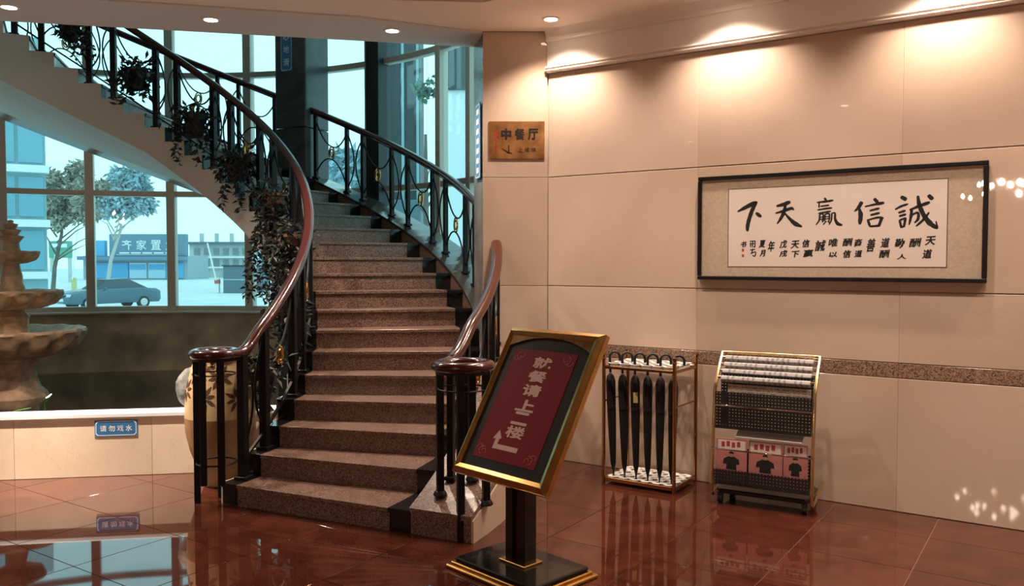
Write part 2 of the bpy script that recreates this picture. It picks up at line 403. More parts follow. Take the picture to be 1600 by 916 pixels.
# ---- ceiling
ceil = thing('ceiling', 'warm painted lobby ceiling with a raised brown coffer', 'ceiling', kind='structure')
nearb = [(-8.6, 4.70), (-2.74, 5.94), (-1.15, 6.32), (-.235, 6.742)]
coff = [(-8.6, 4.2), (-2.7, 5.62), (-.904, 5.943), (-.205, 5.999)]
MB().prism(nearb + [(.29, 6.745), wp(.02, .9).xy[:]] + coff[::-1][0:], CEIL, CEIL + .18).build('soffit_stair_side', 'ceiling_paint', ceil)
MB().prism([wp(.0, 0).xy[:], wp(9.2, 0).xy[:], wp(9.2, .9).xy[:], wp(.02, .9).xy[:]], CEIL, CEIL + .18).build('soffit_wall_side', 'ceiling_paint', ceil)
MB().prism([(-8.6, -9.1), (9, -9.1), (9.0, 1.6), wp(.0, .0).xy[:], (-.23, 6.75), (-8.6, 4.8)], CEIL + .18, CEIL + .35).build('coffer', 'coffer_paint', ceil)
beam = MB().prism([(-8.6, 4.70), (-2.74, 5.94), (-1.15, 6.32), (-.235, 6.742), (-.30, 7.19), (-3.9, 6.41), (-8.6, 5.39)], CEIL - .012, CEIL + .75).build('trim_2', 'beam_daylit')
tag(beam, 'beam soffit at the edge of the stairwell, its daylight greyness painted in', 'beam', kind='structure')
up = MB().prism([(-8.6, 5.0), (-.3, 6.80), (-.3, 7.19), (-3.9, 6.41), (-8.6, 5.39)], CEIL + .75, 5.6).build('wall_upper', 'room_paint')
tag(up, 'upper wall above the beam', 'wall', kind='structure')
# ---- the rest of the lobby behind the camera
for nm, pts, lb in (('wall_left', [(-8.6, -9.1), (-8.5, -9.1), (-8.5, 5.3), (-8.6, 5.3)], 'left wall of the lobby'),
                    ('wall_back', [(-8.6, -9.3), (9, -9.3), (9, -9.1), (-8.6, -9.1)], 'rear wall of the lobby'),
                    ('wall_far_right', [(9.0, -9.1), (9.2, -9.1), (9.2, 1.2), (9.0, 1.2)], 'end wall of the lobby')):
    tag(MB().prism(pts, 0, CEIL + .3).build(nm, 'room_paint'), lb, 'wall', kind='structure')
# ---- stairwell roof, unseen, lowered to keep daylight off the treads
rf = MB().prism([(-8.6, 5.4), (.4, 7.0)] + [(CX + 4.6 * cos(t), CY + 4.6 * sin(t)) for t in [.05 + .1 * i for i in range(31)]] + [(-8.6, 6.6)], 5.6, 5.75).build('ceiling_stairwell', 'plaster')
tag(rf, 'unseen ceiling over the stairwell, set low to cut daylight', 'ceiling', kind='structure')

# ---- curved glazing
win = thing('window_1', 'curved curtain wall of tall glass panes around the staircase', 'window', (CX, CY, 0), kind='structure')
mull = [.16, .38, .617, .749, 1.022, 1.225, 1.428, 1.661, 1.884, 2.103, 2.32, 2.54]
zt = [1.0, 2.48, 4.0, 5.5]
for t in mull:
    wd = .105 if t > 1.1 else .085
    MB().box((4.40 * cos(t), 4.40 * sin(t), 3.285), (.13, wd, 4.62), t).build('mullion', 'mullion_metal', win, .006)
for a, b in zip(mull[:-1], mull[1:]):
    for z in zt:
        MB().arc(4.35, 4.45, a, b, z - .035, z + .035, 5).build('transom', 'mullion_metal', win, .006)
    for z0, z1 in zip(zt[:-1], zt[1:]):
        MB().arc(4.395, 4.405, a + .008, b - .008, z0 + .03, z1 - .03, 5).build('glass_pane', 'window_glass', win)
st = MB().box((4.36 * cos(.985), 4.36 * sin(.985), 2.90), (.22, .20, 5.38), .985).build('wall_post', 'dark_steel'); st.location = (CX, CY, 0)
tag(st, 'dark steel post between the curved windows', 'post', kind='structure')
sw = MB().arc(4.36, 4.5, 2.56, 3.45, 0, 5.6, 16).build('wall_daylight_block', 'plaster'); sw.location = (CX, CY, 0)  # unseen wall added where glazing would continue, to cut daylight
tag(sw, 'added unseen curved wall holding back daylight at the left end of the stairwell', 'wall', kind='structure')
low = thing('wall_back_low', 'dark stained low wall below the curved windows with pale sill', 'wall', (CX, CY, 0), kind='structure')
MB().arc(4.34, 4.50, .1, 2.55, 0, .945, 40).build('wall_face', 'low_wall', low)
MB().arc(4.25, 4.50, .1, 2.55, .945, .972, 40).build('sill', 'sill_stone', low, .004)
# grey stone pillar rising through the stair
pc = Vector((-2.43, 9.87, 0)); pa = R_(24)
pil = thing('wall_pillar', 'dark grey stone pillar rising beside the upper stair', 'pillar', pc, -pa, kind='structure')
for k, (z0, z1) in enumerate(((.205, 1.6), (1.6, 3.2), (3.2, 4.8), (4.8, 5.595))):
    MB().box((-.225, .225, (z0 + z1) / 2), (.45, .45, z1 - z0 - .006)).build('stone_cladding', 'pillar_stone', pil, .012)
# ---- fountain basin wall, water
bas = thing('wall_basin', 'low cream marble basin wall with a white cap', 'wall', bx0, BDIR, kind='structure')
MB().box((-1.35, .09, .222), (6.75, .15, .444)).build('wall_core', 'basin_marble', bas)
for a, b in ((-4.7, -3.1), (-3.1, -1.5), (-1.5, .1), (.1, 1.06), (1.06, 2.02)):
    MB().box(((a + b) / 2, .008, .222), (b - a - .002, .016, .44)).build('marble_slab', 'basin_marble', bas, .0015)
MB().box((-1.35, .075, .460), (6.76, .19, .032)).build('cap', 'sign_white', bas, .004)
wpts = [tuple((bx0 + bd * -4.5 - bn * .18).xy), tuple((bx0 + bd * 2.0 - bn * .18).xy), (-1.70, 7.0)] + [(CX + 4.33 * cos(t), CY + 4.33 * sin(t)) for t in [.8 + .1 * i for i in range(24)]]
wat = MB().prism(wpts, .02, .20).build('pond_water', 'water')
tag(wat, 'still dark water filling the fountain basin', 'water', kind='stuff')

# ================================================================== STAIRCASE
stair = thing('staircase', 'curving granite staircase with black edge tiles and white underside', 'staircase', (CX, CY, 0))
NS = 30
for n in range(1, NS + 1):
    a, b, z = tn(n), tn(n + 1), Z1 + RISE * (n - 1)
    zp = 0.0 if n == 1 else z - RISE
    MB().arc(RGI + .001, RGO - .001, a - .005, b + .004, z - .024, z, 5).build('tread', 'step_granite', stair, .002)
    MB().arc(RGI + .001, RGO - .001, a, a + .006, zp, z - .024, 5).build('riser', 'step_granite', stair)
    for r0, r1 in ((RI + .013, RGI - .001), (RGO + .001, RO)):
        m = MB().arc(r0, r1, a - .005, b + .004, z - .027, z, 2); m.arc(r0, r1, a, a + .006, zp, z - .027, 2)
        m.build('edge_tile', 'black_stone', stair)
m = MB()
for n in range(1, NS + 1):
    a, b, z = tn(n), tn(n + 1), Z1 + RISE * (n - 1)
    m.arc(RI + .012, RO, a + .006, b + .006, botr, z - .028, 4)
    m.arc(RI, RI + .012, a, b, botr, z + .002, 4)
m.build('stringer', 'plaster', stair)
def curb_z(t): return zn(t) + .02
for t0, t1 in ((T1, .072), (.19, 1.135), (1.262, tn(NS))):
    k = max(6, int((t1 - t0) * 22))
    MB().arc(RO, RC, t0, t1, botr, lambda t: curb_z(t) - .03, k).build('curb', 'step_granite', stair)
    MB().arc(RO - .005, RC + .008, t0 - (.003 if t0 < 0 else 0), t1, lambda t: curb_z(t) - .03, curb_z, k).build('curb_coping', 'step_granite' if t0 < 0 else 'coping_dark', stair, 0)
MB().arc(RC + .001, RC + .016, T1, .04, 0, lambda t: curb_z(t) - .034, 10).build('side_panel', 'wall_marble', stair)

# ------------------------------------------------------------------ railings
def Q(r, t, h): return Vector((r * cos(t), r * sin(t), zn(t) + h))
RAILP = [(.043 * cos(a) * (1.0 if abs(cos(a)) < .8 else .98),   .033 * sin(a)) for a in [2 * pi * i / 12 + .26 for i in range(12)]]
def bay_wide(root, r, a0, a1):
    am = (a0 + a1) / 2; m = MB()
    for hs, hm in ((.70, .475), (.09, .325)):
        pts = []
        for i in range(13):
            x = -1 + 2 * i / 12; hh = hm + (hs - hm) * abs(x) ** 2.2
            pts.append(Q(r, am + (a1 - a0) / 2 * x * .97, hh))
        m.tube(pts, .0085, 5)
    sc = m.build('scroll', 'iron', root, 0, 60)
    rg = MB()
    hw = .042 / r
    for q in (1.0, .62):
        rg.tube([Q(r, am + hw * q * cos(b), 0) - Vector((0, 0, zn(am + hw * q * cos(b)) - zn(am))) + Vector((0, 0, .40 + .072 * q * sin(b))) for b in [2 * pi * i / 14 for i in range(14)]], .0085, 5, True, up=Vector((cos(am), sin(am), .01)))
    rg.build('ring', 'brass', root, 0, 60)
def bay_narrow(root, r, a0, a1):
    am = (a0 + a1) / 2; m = MB(); dl = (a1 - a0) / 2
    for sg in (-1, 1):
        pts = []
        for i in range(13):
            y = -1 + 2 * i / 12; pts.append(Q(r, am + sg * dl * (.10 + .84 * abs(y) ** 2.0), .40 + .31 * y))
        m.tube(pts, .0085, 5)
    m.build('scroll', 'iron', root, 0, 60)
def post(root, r, t, h0, h1, w_=.021):
    p = Q(r, t, 0); me = MB().box((p.x, p.y, p.z + (h0 + h1) / 2), (w_ * 2, w_ * 2, h1 - h0), t)
    me.box((p.x, p.y, p.z + h0 + .012), (w_ * 3.2, w_ * 3.2, .024), t)
    me.build('post', 'iron', root, .003)
def rail(root, path, name='handrail'):
    MB().sweep(path, RAILP).build(name, 'mahogany', root, 0, 50)
    MB().sweep([p - Vector((0, 0, .036)) for p in path], rect(.016, .008)).build('rail_bar', 'iron', root)
def bars(root, r, t0, t1, h):
    MB().sweep([Q(r, t0 + (t1 - t0) * i / 40, h) for i in range(41)], rect(.010, .008)).build('bottom_bar', 'iron', root)
# inner railing with its scrolled newel
r_in = thing('stair_railing', 'inner curved iron railing hung with vines, mahogany handrail and scrolled newel', 'railing', (CX, CY, 0), 0, 'staircase railings')
rr, te, zr = 2.38, -.43, .995
path = []
for i in range(121):
    t = 2.35 + (te - 2.35) * i / 120; z = zn(t) + .79
    if t < -.30:
        k = (-.30 - t) / (-.30 - te); k = k * k * (3 - 2 * k); z = z * (1 - k) + zr * k
    path.append(Vector((rr * cos(t), rr * sin(t), z)))
rg = .128; cc = Vector((cos(te), sin(te), 0)) * (rr - rg)
a0 = te
for i in range(1, 31):
    a = a0 - i * (2 * pi * .97) / 30; path.append(Vector((cc.x + rg * cos(a), cc.y + rg * sin(a), zr)))
rail(r_in, path)
for ang, zb in ((pi + .15, 0), (-pi / 2 - .35, Z1 - .0), (-.95, Z1), (1.7, 0)):
    p = cc + Vector((cos(ang), sin(ang), 0)) * (rg - .004)
    MB().box((p.x, p.y, (zb + zr - .02) / 2), (.040, .040, zr - .02 - zb), .3).build('newel_bar', 'iron', r_in, .004)
MB().tube([(cc.x + rg * cos(a), cc.y + rg * sin(a), .27) for a in [2 * pi * i / 24 for i in range(24)]], .006, 5, True).build('hoop', 'iron', r_in)
MB().tube([(cc.x + rg * cos(a), cc.y + rg * sin(a), .86) for a in [2 * pi * i / 24 for i in range(24)]], .005, 5, True).build('hoop', 'iron', r_in)
pn = []
for k in range(9): pn += [1.55 + 3 * k, 2.6 + 3 * k]
for n in pn:
    t = tn(n); post(r_in, rr, t, -RISE * (n - int(n)), .77, .028)
for i in range(len(pn) - 1):
    (bay_narrow if i % 2 == 0 else bay_wide)(r_in, rr, tn(pn[i]), tn(pn[i + 1]))
bars(r_in, rr, tn(pn[0]), 2.35, .045)
# outer railing: lower flight, newel to column
ro = 3.90
r_lo = thing('stair_railing', 'short outer iron railing from the scrolled newel up to the marble column', 'railing', (CX, CY, 0), 0, 'staircase railings')
path = []; te = -.40
for i in range(41):
    t = .078 + (te - .078) * i / 40; z = zn(t) + .79 + .02
    if t < -.27:
        k = (-.27 - t) / (-.27 - te); k = k * k * (3 - 2 * k); z = z * (1 - k) + zr * k
    path.append(Vector((ro * cos(t), ro * sin(t), z)))
rg = .148; cc2 = Vector((cos(te), sin(te), 0)) * (ro + rg)
for i in range(1, 31):
    a = te + pi + i * (2 * pi * .97) / 30; path.append(Vector((cc2.x + rg * cos(a), cc2.y + rg * sin(a), zr)))
rail(r_lo, path)
for ang, zb in ((-1.62, 0), (pi - .25, curb_z(-.40)), (-.35, curb_z(-.42)), (1.25, curb_z(-.36))):
    p = cc2 + Vector((cos(ang), sin(ang), 0)) * (rg - .004)
    m = MB().box((p.x, p.y, (zb + zr - .02) / 2), (.042, .042, zr - .02 - zb), .3)
    if zb: m.lathe([(.042, 0), (.042, .01), (.03, .03)], 12, None, (p.x, p.y, zb))
    m.build('newel_bar', 'iron', r_lo, .003)
MB().tube([(cc2.x + rg * cos(a), cc2.y + rg * sin(a), .86) for a in [2 * pi * i / 24 for i in range(24)]], .005, 5, True).build('hoop', 'iron', r_lo)
pl = [-.365, -.30, -.185, -.115, .0, .062]
for t in pl: post(r_lo, ro, t, .02, .79)
for i in range(5): (bay_narrow if i % 2 == 0 else bay_wide)(r_lo, ro, pl[i], pl[i + 1])
# outer railing: column to pillar
r_up = thing('stair_railing', 'outer iron railing between the marble column and the dark pillar', 'railing', (CX, CY, 0), 0, 'staircase railings')
rail(r_up, [Q(ro, .185 + (1.14 - .185) * i / 50, .81) for i in range(51)])
pl = [1.125, 1.003, .938, .813, .738, .613, .541, .416, .345, .22]
for t in pl: post(r_up, ro, t, .02, .79)
for i in range(len(pl) - 1): (bay_wide if i % 2 == 0 else bay_narrow)(r_up, ro, pl[i + 1], pl[i])
# outer railing: beyond the pillar
r_far = thing('stair_railing', 'outer iron railing climbing left beyond the dark pillar', 'railing', (CX, CY, 0), 0, 'staircase railings')
rail(r_far, [Q(ro, 1.262 + (2.4 - 1.262) * i / 50, .81) for i in range(51)])
pl = [1.275, 1.40, 1.47, 1.595, 1.665, 1.79, 1.86, 1.985, 2.055, 2.18, 2.25]
for t in pl: post(r_far, ro, t, .02, .79)
for i in range(len(pl) - 1): (bay_wide if i % 2 == 0 else bay_narrow)(r_far, ro, pl[i], pl[i + 1])

# ------------------------------------------------------------------ hanging planters on the inner railing
def leaf_verts(p, d, upv, L, W):
    d = d.normalized(); sd = d.cross(upv)
    if sd.length < 1e-3: sd = Vector((1, 0, 0))
    sd.normalize(); nr = sd.cross(d)
    a = p; b = p + d * L * .45 + sd * W * .5 + nr * W * .12; c_ = p + d * L - nr * W * .2; e = p + d * L * .45 - sd * W * .5 + nr * W * .12
    return [a, b, c_, e], [(0, 1, 2), (0, 2, 3)]
def rv(s=1.0): return Vector((random.uniform(-s, s), random.uniform(-s, s), random.uniform(-s, s)))
def foliage(m, c, nclump, rad, vines, vlen, drift, leafL=.078):
    for _ in range(nclump):
        q = c + Vector((random.gauss(0, rad), random.gauss(0, rad), random.gauss(0, rad * .8)))
        m.add(*leaf_verts(q, rv() + Vector((0, 0, -.2)), rv(), random.uniform(.7, 1.3) * leafL, leafL * .5))
    for _ in range(vines):
        p = c + Vector((random.gauss(0, rad), random.gauss(0, rad), -.02)); L = vlen * random.uniform(.45, 1.1)
        dr = drift + rv(.35); st = [p.copy()]; k = int(L / .035)
        for i in range(k):
            f = i / max(1, k)
            p = p + (dr * (.5 - .3 * f) + Vector((0, 0, -.55 - .6 * f)) + rv(.35)).normalized() * .035; st.append(p.copy())
            for s_ in range(2):
                m.add(*leaf_verts(p, Vector((random.uniform(-1, 1), random.uniform(-1, 1), random.uniform(-.9, .4))), rv(), random.uniform(.6, 1.25) * leafL, leafL * .42))
        if len(st) > 2: m.tube(st, .0025, 3)
def planter(t, zc, label, mat, size, nclump, vines, vlen, drift, r=2.27):
    root = thing('hanging_planter', label, 'planter', (CX + r * cos(t), CY + r * sin(t), zc), t, 'planters hung along the inner railing')
    a = size
    MB().lathe([(a * .62, -a), (a * .68, -a * .9), (a * .9, a * .7), (a * 1.02, a * .72), (a * 1.02, a * .95), (a * .9, a * .95), (a * .85, a * .7)], 16).build('pot', mat, root, 0, 40)
    MB().tube([(a * 1.0, 0, a * .8), (a * 1.2, 0, a * 1.3), (a * 1.3, 0, a * 1.1)], .005, 5).build('hook', 'iron', root)
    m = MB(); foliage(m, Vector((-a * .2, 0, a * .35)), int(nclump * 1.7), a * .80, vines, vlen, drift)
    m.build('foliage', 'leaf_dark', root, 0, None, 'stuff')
planter(1.80, 3.97, 'topmost planter on the railing, by the ceiling edge, with sparse trailing leaves', 'pot_dark', .095, 110, 9, .38, Vector((-.5, -.4, 0)))
planter(1.515, 3.50, 'second highest planter with drooping leaves over the white stringer', 'pot_dark', .11, 150, 9, .32, Vector((-.3, -.4, 0)))
planter(1.225, 3.00, 'bushy planter midway up the railing trailing vines past the stringer', 'pot_dark', .12, 190, 6, .50, Vector((.1, -.5, 0)))
planter(.955, 2.53, 'planter with dense dark leaves trailing vines below the stringer edge', 'pot_dark', .12, 190, 7, .55, Vector((-.2, -.5, 0)))
planter(.665, 2.14, 'clay coloured planter with long vines hanging before the window mullion', 'pot_clay', .11, 140, 14, .95, Vector((-.35, -.3, 0)))
planter(.38, 1.74, 'clay planter half hidden behind the handrail bend with thick hanging vine', 'pot_clay', .11, 150, 16, .80, Vector((-.3, -.5, 0)))
planter(.05, 1.22, 'low planter with curling leaves behind the lower handrail', 'pot_dark', .10, 120, 8, .40, Vector((-.2, -.4, 0)))
planter(-.20, .78, 'lowest planter with glossy leaves beside the newel balusters', 'pot_dark', .09, 80, 6, .35, Vector((0, -.3, 0)))

# ================================================================== FOUNTAIN, JAR, STONE, POND PLANTS
ft = thing('fountain', 'three-tiered carved stone fountain standing in the pond', 'fountain', (-5.19, 8.63, .02))
def scal(rows, k, amp, zamp=0.0):
    return lambda i, a: ((rows.get(i, 0) * amp * (abs(sin(a * k / 2)) ** .7 - .5)), rows.get(i, 0) * zamp * abs(sin(a * k / 2)))
MB().lathe([(.33, 0), (.33, .16), (.30, .22), (.25, .27), (.215, .36), (.205, .46), (.22, .54), (.25, .56), (.25, .585)], 24, lambda i, a: (.012 * cos(8 * a), 0)).build('pedestal', 'fountain_stone', ft, 0, 40)
def bowl(z, r, h, ri, k, nm='bowl'):
    pr = [(ri, z), (ri * 1.15, z + .01 * h), (r * .55, z + .16 * h), (r * .82, z + .45 * h), (r * .93, z + .68 * h), (r * .985, z + .72 * h), (r, z + .93 * h), (r * .985, z + h), (r * .90, z + .97 * h), (r * .7, z + .62 * h), (r * .3, z + .35 * h), (.01, z + .33 * h)]
    rows = {2: .5, 3: .9, 4: .8, 5: -.5, 6: .25, 7: .2}
    MB().lathe(pr, 96, scal(rows, k, .075 * r, -.20 * h)).build(nm, 'fountain_stone', ft, 0, 50)
bowl(.585, .69, .31, .24, 14)
MB().lathe([(.17, .68), (.20, .70), (.21, .77), (.17, .80), (.15, .86), (.145, .97), (.16, 1.02), (.12, 1.06), (.11, 1.10)], 20, lambda i, a: (.008 * cos(8 * a), 0)).build('stem', 'fountain_stone', ft, 0, 40)
bowl(1.09, .478, .205, .14, 12)
MB().lathe([(.12, 1.15), (.125, 1.29), (.115, 1.33), (.10, 1.37), (.10, 1.44), (.085, 1.50), (.075, 1.55), (.08, 1.58)], 20, lambda i, a: (.006 * cos(8 * a), 0)).build('stem', 'fountain_stone', ft, 0, 40)
bowl(1.565, .266, .135, .09, 10)
MB().lathe([(.085, 1.62), (.09, 1.70), (.08, 1.74), (.075, 1.78), (.115, 1.85), (.10, 1.855), (.065, 1.86), (.09, 1.915), (.075, 1.92), (.045, 1.925), (.06, 1.975), (.045, 1.98), (.025, 1.985), (.03, 2.01), (.005, 2.02)], 32, lambda i, a: ((.014 * cos(8 * a) if i in (4, 7, 10) else 0), 0)).build('finial', 'fountain_stone', ft, 0, 40)

jar = thing('ceramic_jar', 'tall cream ceramic jar with carved brown leaves behind the newel', 'jar', (-2.10, 5.965, 0))
jp = [(.115, 0), (.125, .02), (.16, .11), (.205, .25), (.235, .38), (.248, .50)]
jq = [(.248, .50), (.243, .60), (.232, .70), (.21, .80), (.19, .87), (.175, .90), (.185, .925), (.17, .93), (.15, .88)]
MB().lathe(jp, 40, lambda i, a: (.006 * cos(20 * a) if i in (3, 4) else 0, 0)).build('lower_body', 'ceramic_band', jar, 0, 50)
MB().lathe(jq, 40).build('upper_body', 'ceramic', jar, 0, 50)
def jr(z):
    pr = jp + jq[1:6]
    for (r0, z0), (r1, z1) in zip(pr[:-1], pr[1:]):
        if z0 <= z <= z1: return r0 + (r1 - r0) * (z - z0) / (z1 - z0)
    return .2
for a0, z0 in ((-1.72, .655), (-1.25, .80), (-2.55, .70), (-2.05, .83), (-.75, .64), (-3.2, .62), (-1.68, .885)):
    m = MB()
    for k in range(8):
        th = 2 * pi * k / 8 + .25; L = .078 if k % 2 else .062
        if z0 > .87: L *= .5
        pts = []
        for s_ in (0, .25, .5, .75, 1.0):
            w_ = .013 * sin(pi * min(.98, s_ + .04)) + .0005
            for sg in (-1, 1):
                x = (.018 + L * s_) * cos(th) - sg * w_ * sin(th); y = (.018 + L * s_) * sin(th) + sg * w_ * cos(th)
                z = z0 + y; r = jr(z) + .0018; pts.append((r * cos(a0 + x / r), r * sin(a0 + x / r), z))
        m.add(pts, [(2 * i, 2 * i + 1, 2 * i + 3, 2 * i + 2) for i in range(4)])
    m.build('leaf_motif', 'leaf_motif', jar)
def rock(name, c, s_, mat, seed):
    rnd = random.Random(seed); bm = bmesh.new(); bmesh.ops.create_icosphere(bm, subdivisions=3, radius=1)
    ks = [(Vector((rnd.uniform(-1, 1), rnd.uniform(-1, 1), rnd.uniform(-1, 1))).normalized(), rnd.uniform(.55, .95)) for _ in range(14)]
    for v in bm.verts:
        d = v.co.normalized(); r = 1.0
        for k, h in ks:
            q = d.dot(k)
            if q > 0: r = min(r, h / q)
        v.co = Vector((d.x * r * s_[0], d.y * r * s_[1], d.z * r * s_[2]))
    me = bpy.data.meshes.new(name); bm.to_mesh(me); bm.free(); me.materials.append(MATS[mat]); return link(name, me, None, None, c)
tag(rock('stone', (-2.455, 6.33, .64), (.115, .085, .17), 'rock_grey', 3), 'rugged grey stone set on the basin cap behind the jar', 'stone')
for (x, y, Y, lb, cols) in ((69, 628, 6.75, 'young pond plant with a curled pale leaf near the basin cap', 1), (35, 640, 6.7, 'flat green pond leaf close behind the basin cap', 0)):
    p = at_depth(x, y, Y); root = thing('pond_plant', lb, 'plant', (p.x, p.y, .19))
    h = p.z - .19
    MB().tube([(0, 0, 0), (.01, 0, h * .5), (0, 0, h)], .005, 5).build('stalk', 'leaf_green', root)
    m = MB(); k = 10
    pts = [(.055 * cos(2 * pi * i / k) * (1.3 if not cols else .8), .05 * sin(2 * pi * i / k), h + (.04 * cos(2 * pi * i / k) if cols else .012 * cos(2 * pi * i / k))) for i in range(k)]
    m.add(pts + [(0, 0, h - .008)], [(i, (i + 1) % k, k) for i in range(k)]).build('leaf', 'leaf_green', root)
    if cols: MB().add([(.03, -.01, h + .02), (.055, .02, h + .06), (.03, .05, h + .06), (.0, .02, h + .03)], [(0, 1, 2, 3)]).build('leaf_tip', 'sign_white', root)

# ================================================================== SIGNS ON WALLS
# blue "no playing with water" plate on the basin wall
sb = thing('blue_sign', 'small blue plate with white Chinese lettering on the basin wall', 'sign', bx0 + bd * .81 + Vector((0, 0, .362)), BDIR)
MB().box((0, -.003, 0), (.305, .006, .126)).build('plate', 'blue_light', sb, .002)
def border(parent, W, H, c, t, y, mat, name='border_line'):
    o = [(-W, -H + c), (-W + c, -H), (W - c, -H), (W, -H + c), (W, H - c), (W - c, H), (-W + c, H), (-W, H - c)]
    q = W - t; h = H - t; i_ = [(-q, -h + c), (-q + c, -h), (q - c, -h), (q, -h + c), (q, h - c), (q - c, h), (-q + c, h), (-q, h - c)]
    MB().add([(a, y, b) for a, b in o + i_], [(k, (k + 1) % 8, (k + 1) % 8 + 8, k + 8) for k in range(8)]).build(name, mat, parent)
MB().add([(a, -.0075, b) for a, b in ((-.14, -.05), (.14, -.05), (.14, .05), (-.14, .05))], [(0, 1, 2, 3)]).build('field', 'blue_sign', sb)
border(sb, .143, .054, .014, .005, -.0085, 'sign_white')
for i, ch in enumerate('请勿戏水'):
    letters(ch, .046, .046, 'lettering', 'sign_white', sb, face_M((-.09 + .06 * i, -.0085, 0), (1, 0, 0), (0, 0, 1)), .0005)
# brass plate on the column
cs = thing('direction_plate', 'brass plate with black characters and a red arrow on the marble column', 'sign', (.0385, 6.746, 2.583))
MB().box((0, -.004, 0), (.449, .008, .303)).build('plate', 'plate_brass', cs, .002)
fm = lambda x, z: face_M((x, -.0085, z), (1, 0, 0), (0, 0, 1))
for i, ch in enumerate('中餐厅'): letters(ch, .078, .088, 'lettering', 'ink', cs, fm(-.085 + .108 * i, .048), .001, .0022)
for i, ch in enumerate('上楼梯'): letters(ch, .036, .036, 'small_lettering', 'ink', cs, fm(.03 + .052 * i, -.078), .001)
MB().add([(a, -.0095, b) for a, b in ((-.171, -.11), (-.163, -.11), (-.163, .03), (-.150, .025), (-.167, .095), (-.184, .025), (-.171, .03))], [tuple(range(7))]).build('red_arrow', 'arrow_red', cs)
MB().add([(a, -.0095, b) for a, b in ((-.125, -.062), (-.118, -.070), (-.068, -.092), (-.068, -.04), (-.060, -.04), (-.060, -.095), (-.035, -.104), (-.045, -.108), (-.075, -.102))], [tuple(range(9))]).build('stair_mark', 'ink', cs)
# blue warning sign on the pillar
ps = thing('blue_sign', 'vertical blue plate with white Chinese lettering high on the dark pillar', 'sign', pc + Vector((-cos(pa) * .27, sin(pa) * .27, 4.20)), -pa)
MB().box((0, -.004, .0), (.165, .006, .66)).build('plate', 'blue_sign', ps, .002)
border(ps, .078, .322, .02, .006, -.0085, 'sign_white')
for i, ch in enumerate('小心地滑'): letters(ch, .085, .085, 'lettering', 'sign_white', ps, face_M((0, -.0085, .225 - .15 * i), (1, 0, 0), (0, 0, 1)), .0005)
# blue sign seen edge-on on the column's side
e0 = Vector((-.235, 6.775, 0)); e1 = Vector((-.325, 7.16, 0)); ed = (e0 - e1).normalized(); an = math.atan2(ed.y, ed.x)
es = thing('blue_sign', 'narrow blue vertical plate on the stair side of the marble column', 'sign', e1 + (e0 - e1) * .60 + Vector((0, 0, 2.60)), an)
MB().box((0, -.010, 0), (.20, .008, .62)).build('plate', 'blue_light', es, .002)
border(es, .094, .30, .02, .008, -.0148, 'sign_white')
for i in range(7): MB().box((0, -.0145, .24 - .08 * i), (.10, .001, .045)).build('lettering', 'sign_white', es)

# ================================================================== FRAMED CALLIGRAPHY
pic = thing('framed_calligraphy', 'wide black-framed Chinese calligraphy hanging on the marble wall', 'picture', wp(2.193, 0, 1.843), WA)
PW, PH = .908, .366
MB().box((0, -.012, 0), (PW * 2 - .01, .02, PH * 2 - .01)).build('backing', 'frame_black', pic)
for nm, c_, d_ in (('frame_bar', (0, -.022, PH - .0125), (2 * PW, .04, .027)), ('frame_bar', (0, -.022, -PH + .0125), (2 * PW, .04, .027)), ('frame_bar', (-PW + .0125, -.022, 0), (.027, .04, 2 * PH - .054)), ('frame_bar', (PW - .0125, -.022, 0), (.027, .04, 2 * PH - .054))):
    MB().box(c_, d_).build(nm, 'frame_black', pic, .004)
MB().box((0, -.0235, 0), (2 * PW - .05, .003, 2 * PH - .05)).build('silk_mount', 'mat_silk', pic)
ML = pic.matrix_basis.copy(); pic_inv = (Matrix.Translation(pic.location) @ Matrix.Rotation(WA, 4, 'Z')).inverted()
MB().box((.003, -.0255, -.002), (1.383, .001, .549)).build('border_line', 'ink_line', pic)
MB().box((.003, -.0262, -.002), (1.373, .001, .539)).build('paper_sheet', 'paper', pic)
def cp(x, y):   # crop pixel of the calligraphy -> picture plane
    p = pic_inv @ on_plane(1140 + x / 4.571, 270 + y / 4.571, wp(0, .027), N); return Vector((p.x, -.0270, p.z))
def brush(m, pts, ws):
    P = [cp(*q) for q in pts]; k = 1 / 4.571 * .0052
    pr = []; wr = []
    for i in range(len(P) - 1):                     # resample with a little smoothing
        for s_ in range(4):
            f = s_ / 4; a = P[max(0, i - 1)]; b = P[i]; c_ = P[i + 1]; d_ = P[min(len(P) - 1, i + 2)]
            pr.append(.5 * ((2 * b) + (c_ - a) * f + (2 * a - 5 * b + 4 * c_ - d_) * f * f + (3 * b - a - 3 * c_ + d_) * f ** 3)); wr.append(ws[i] * (1 - f) + ws[i + 1] * f)
    pr.append(P[-1]); wr.append(ws[-1]); vs = []
    for i, p in enumerate(pr):
        t = (pr[min(i + 1, len(pr) - 1)] - pr[max(0, i - 1)]); t.normalize(); n_ = Vector((-t.z, 0, t.x)); w_ = wr[i] * k * .5 * (1 + .08 * sin(i * 2.3))
        if i == 0: p = p - t * w_ * .5
        if i == len(pr) - 1: p = p + t * w_ * .5; w_ *= .6
        if i == 0: w_ *= .7
        vs += [p + n_ * w_, p - n_ * w_]
    o = len(vs); m.add(vs, [(2 * i, 2 * i + 1, 2 * i + 3, 2 * i + 2) for i in range(len(pr) - 1)])
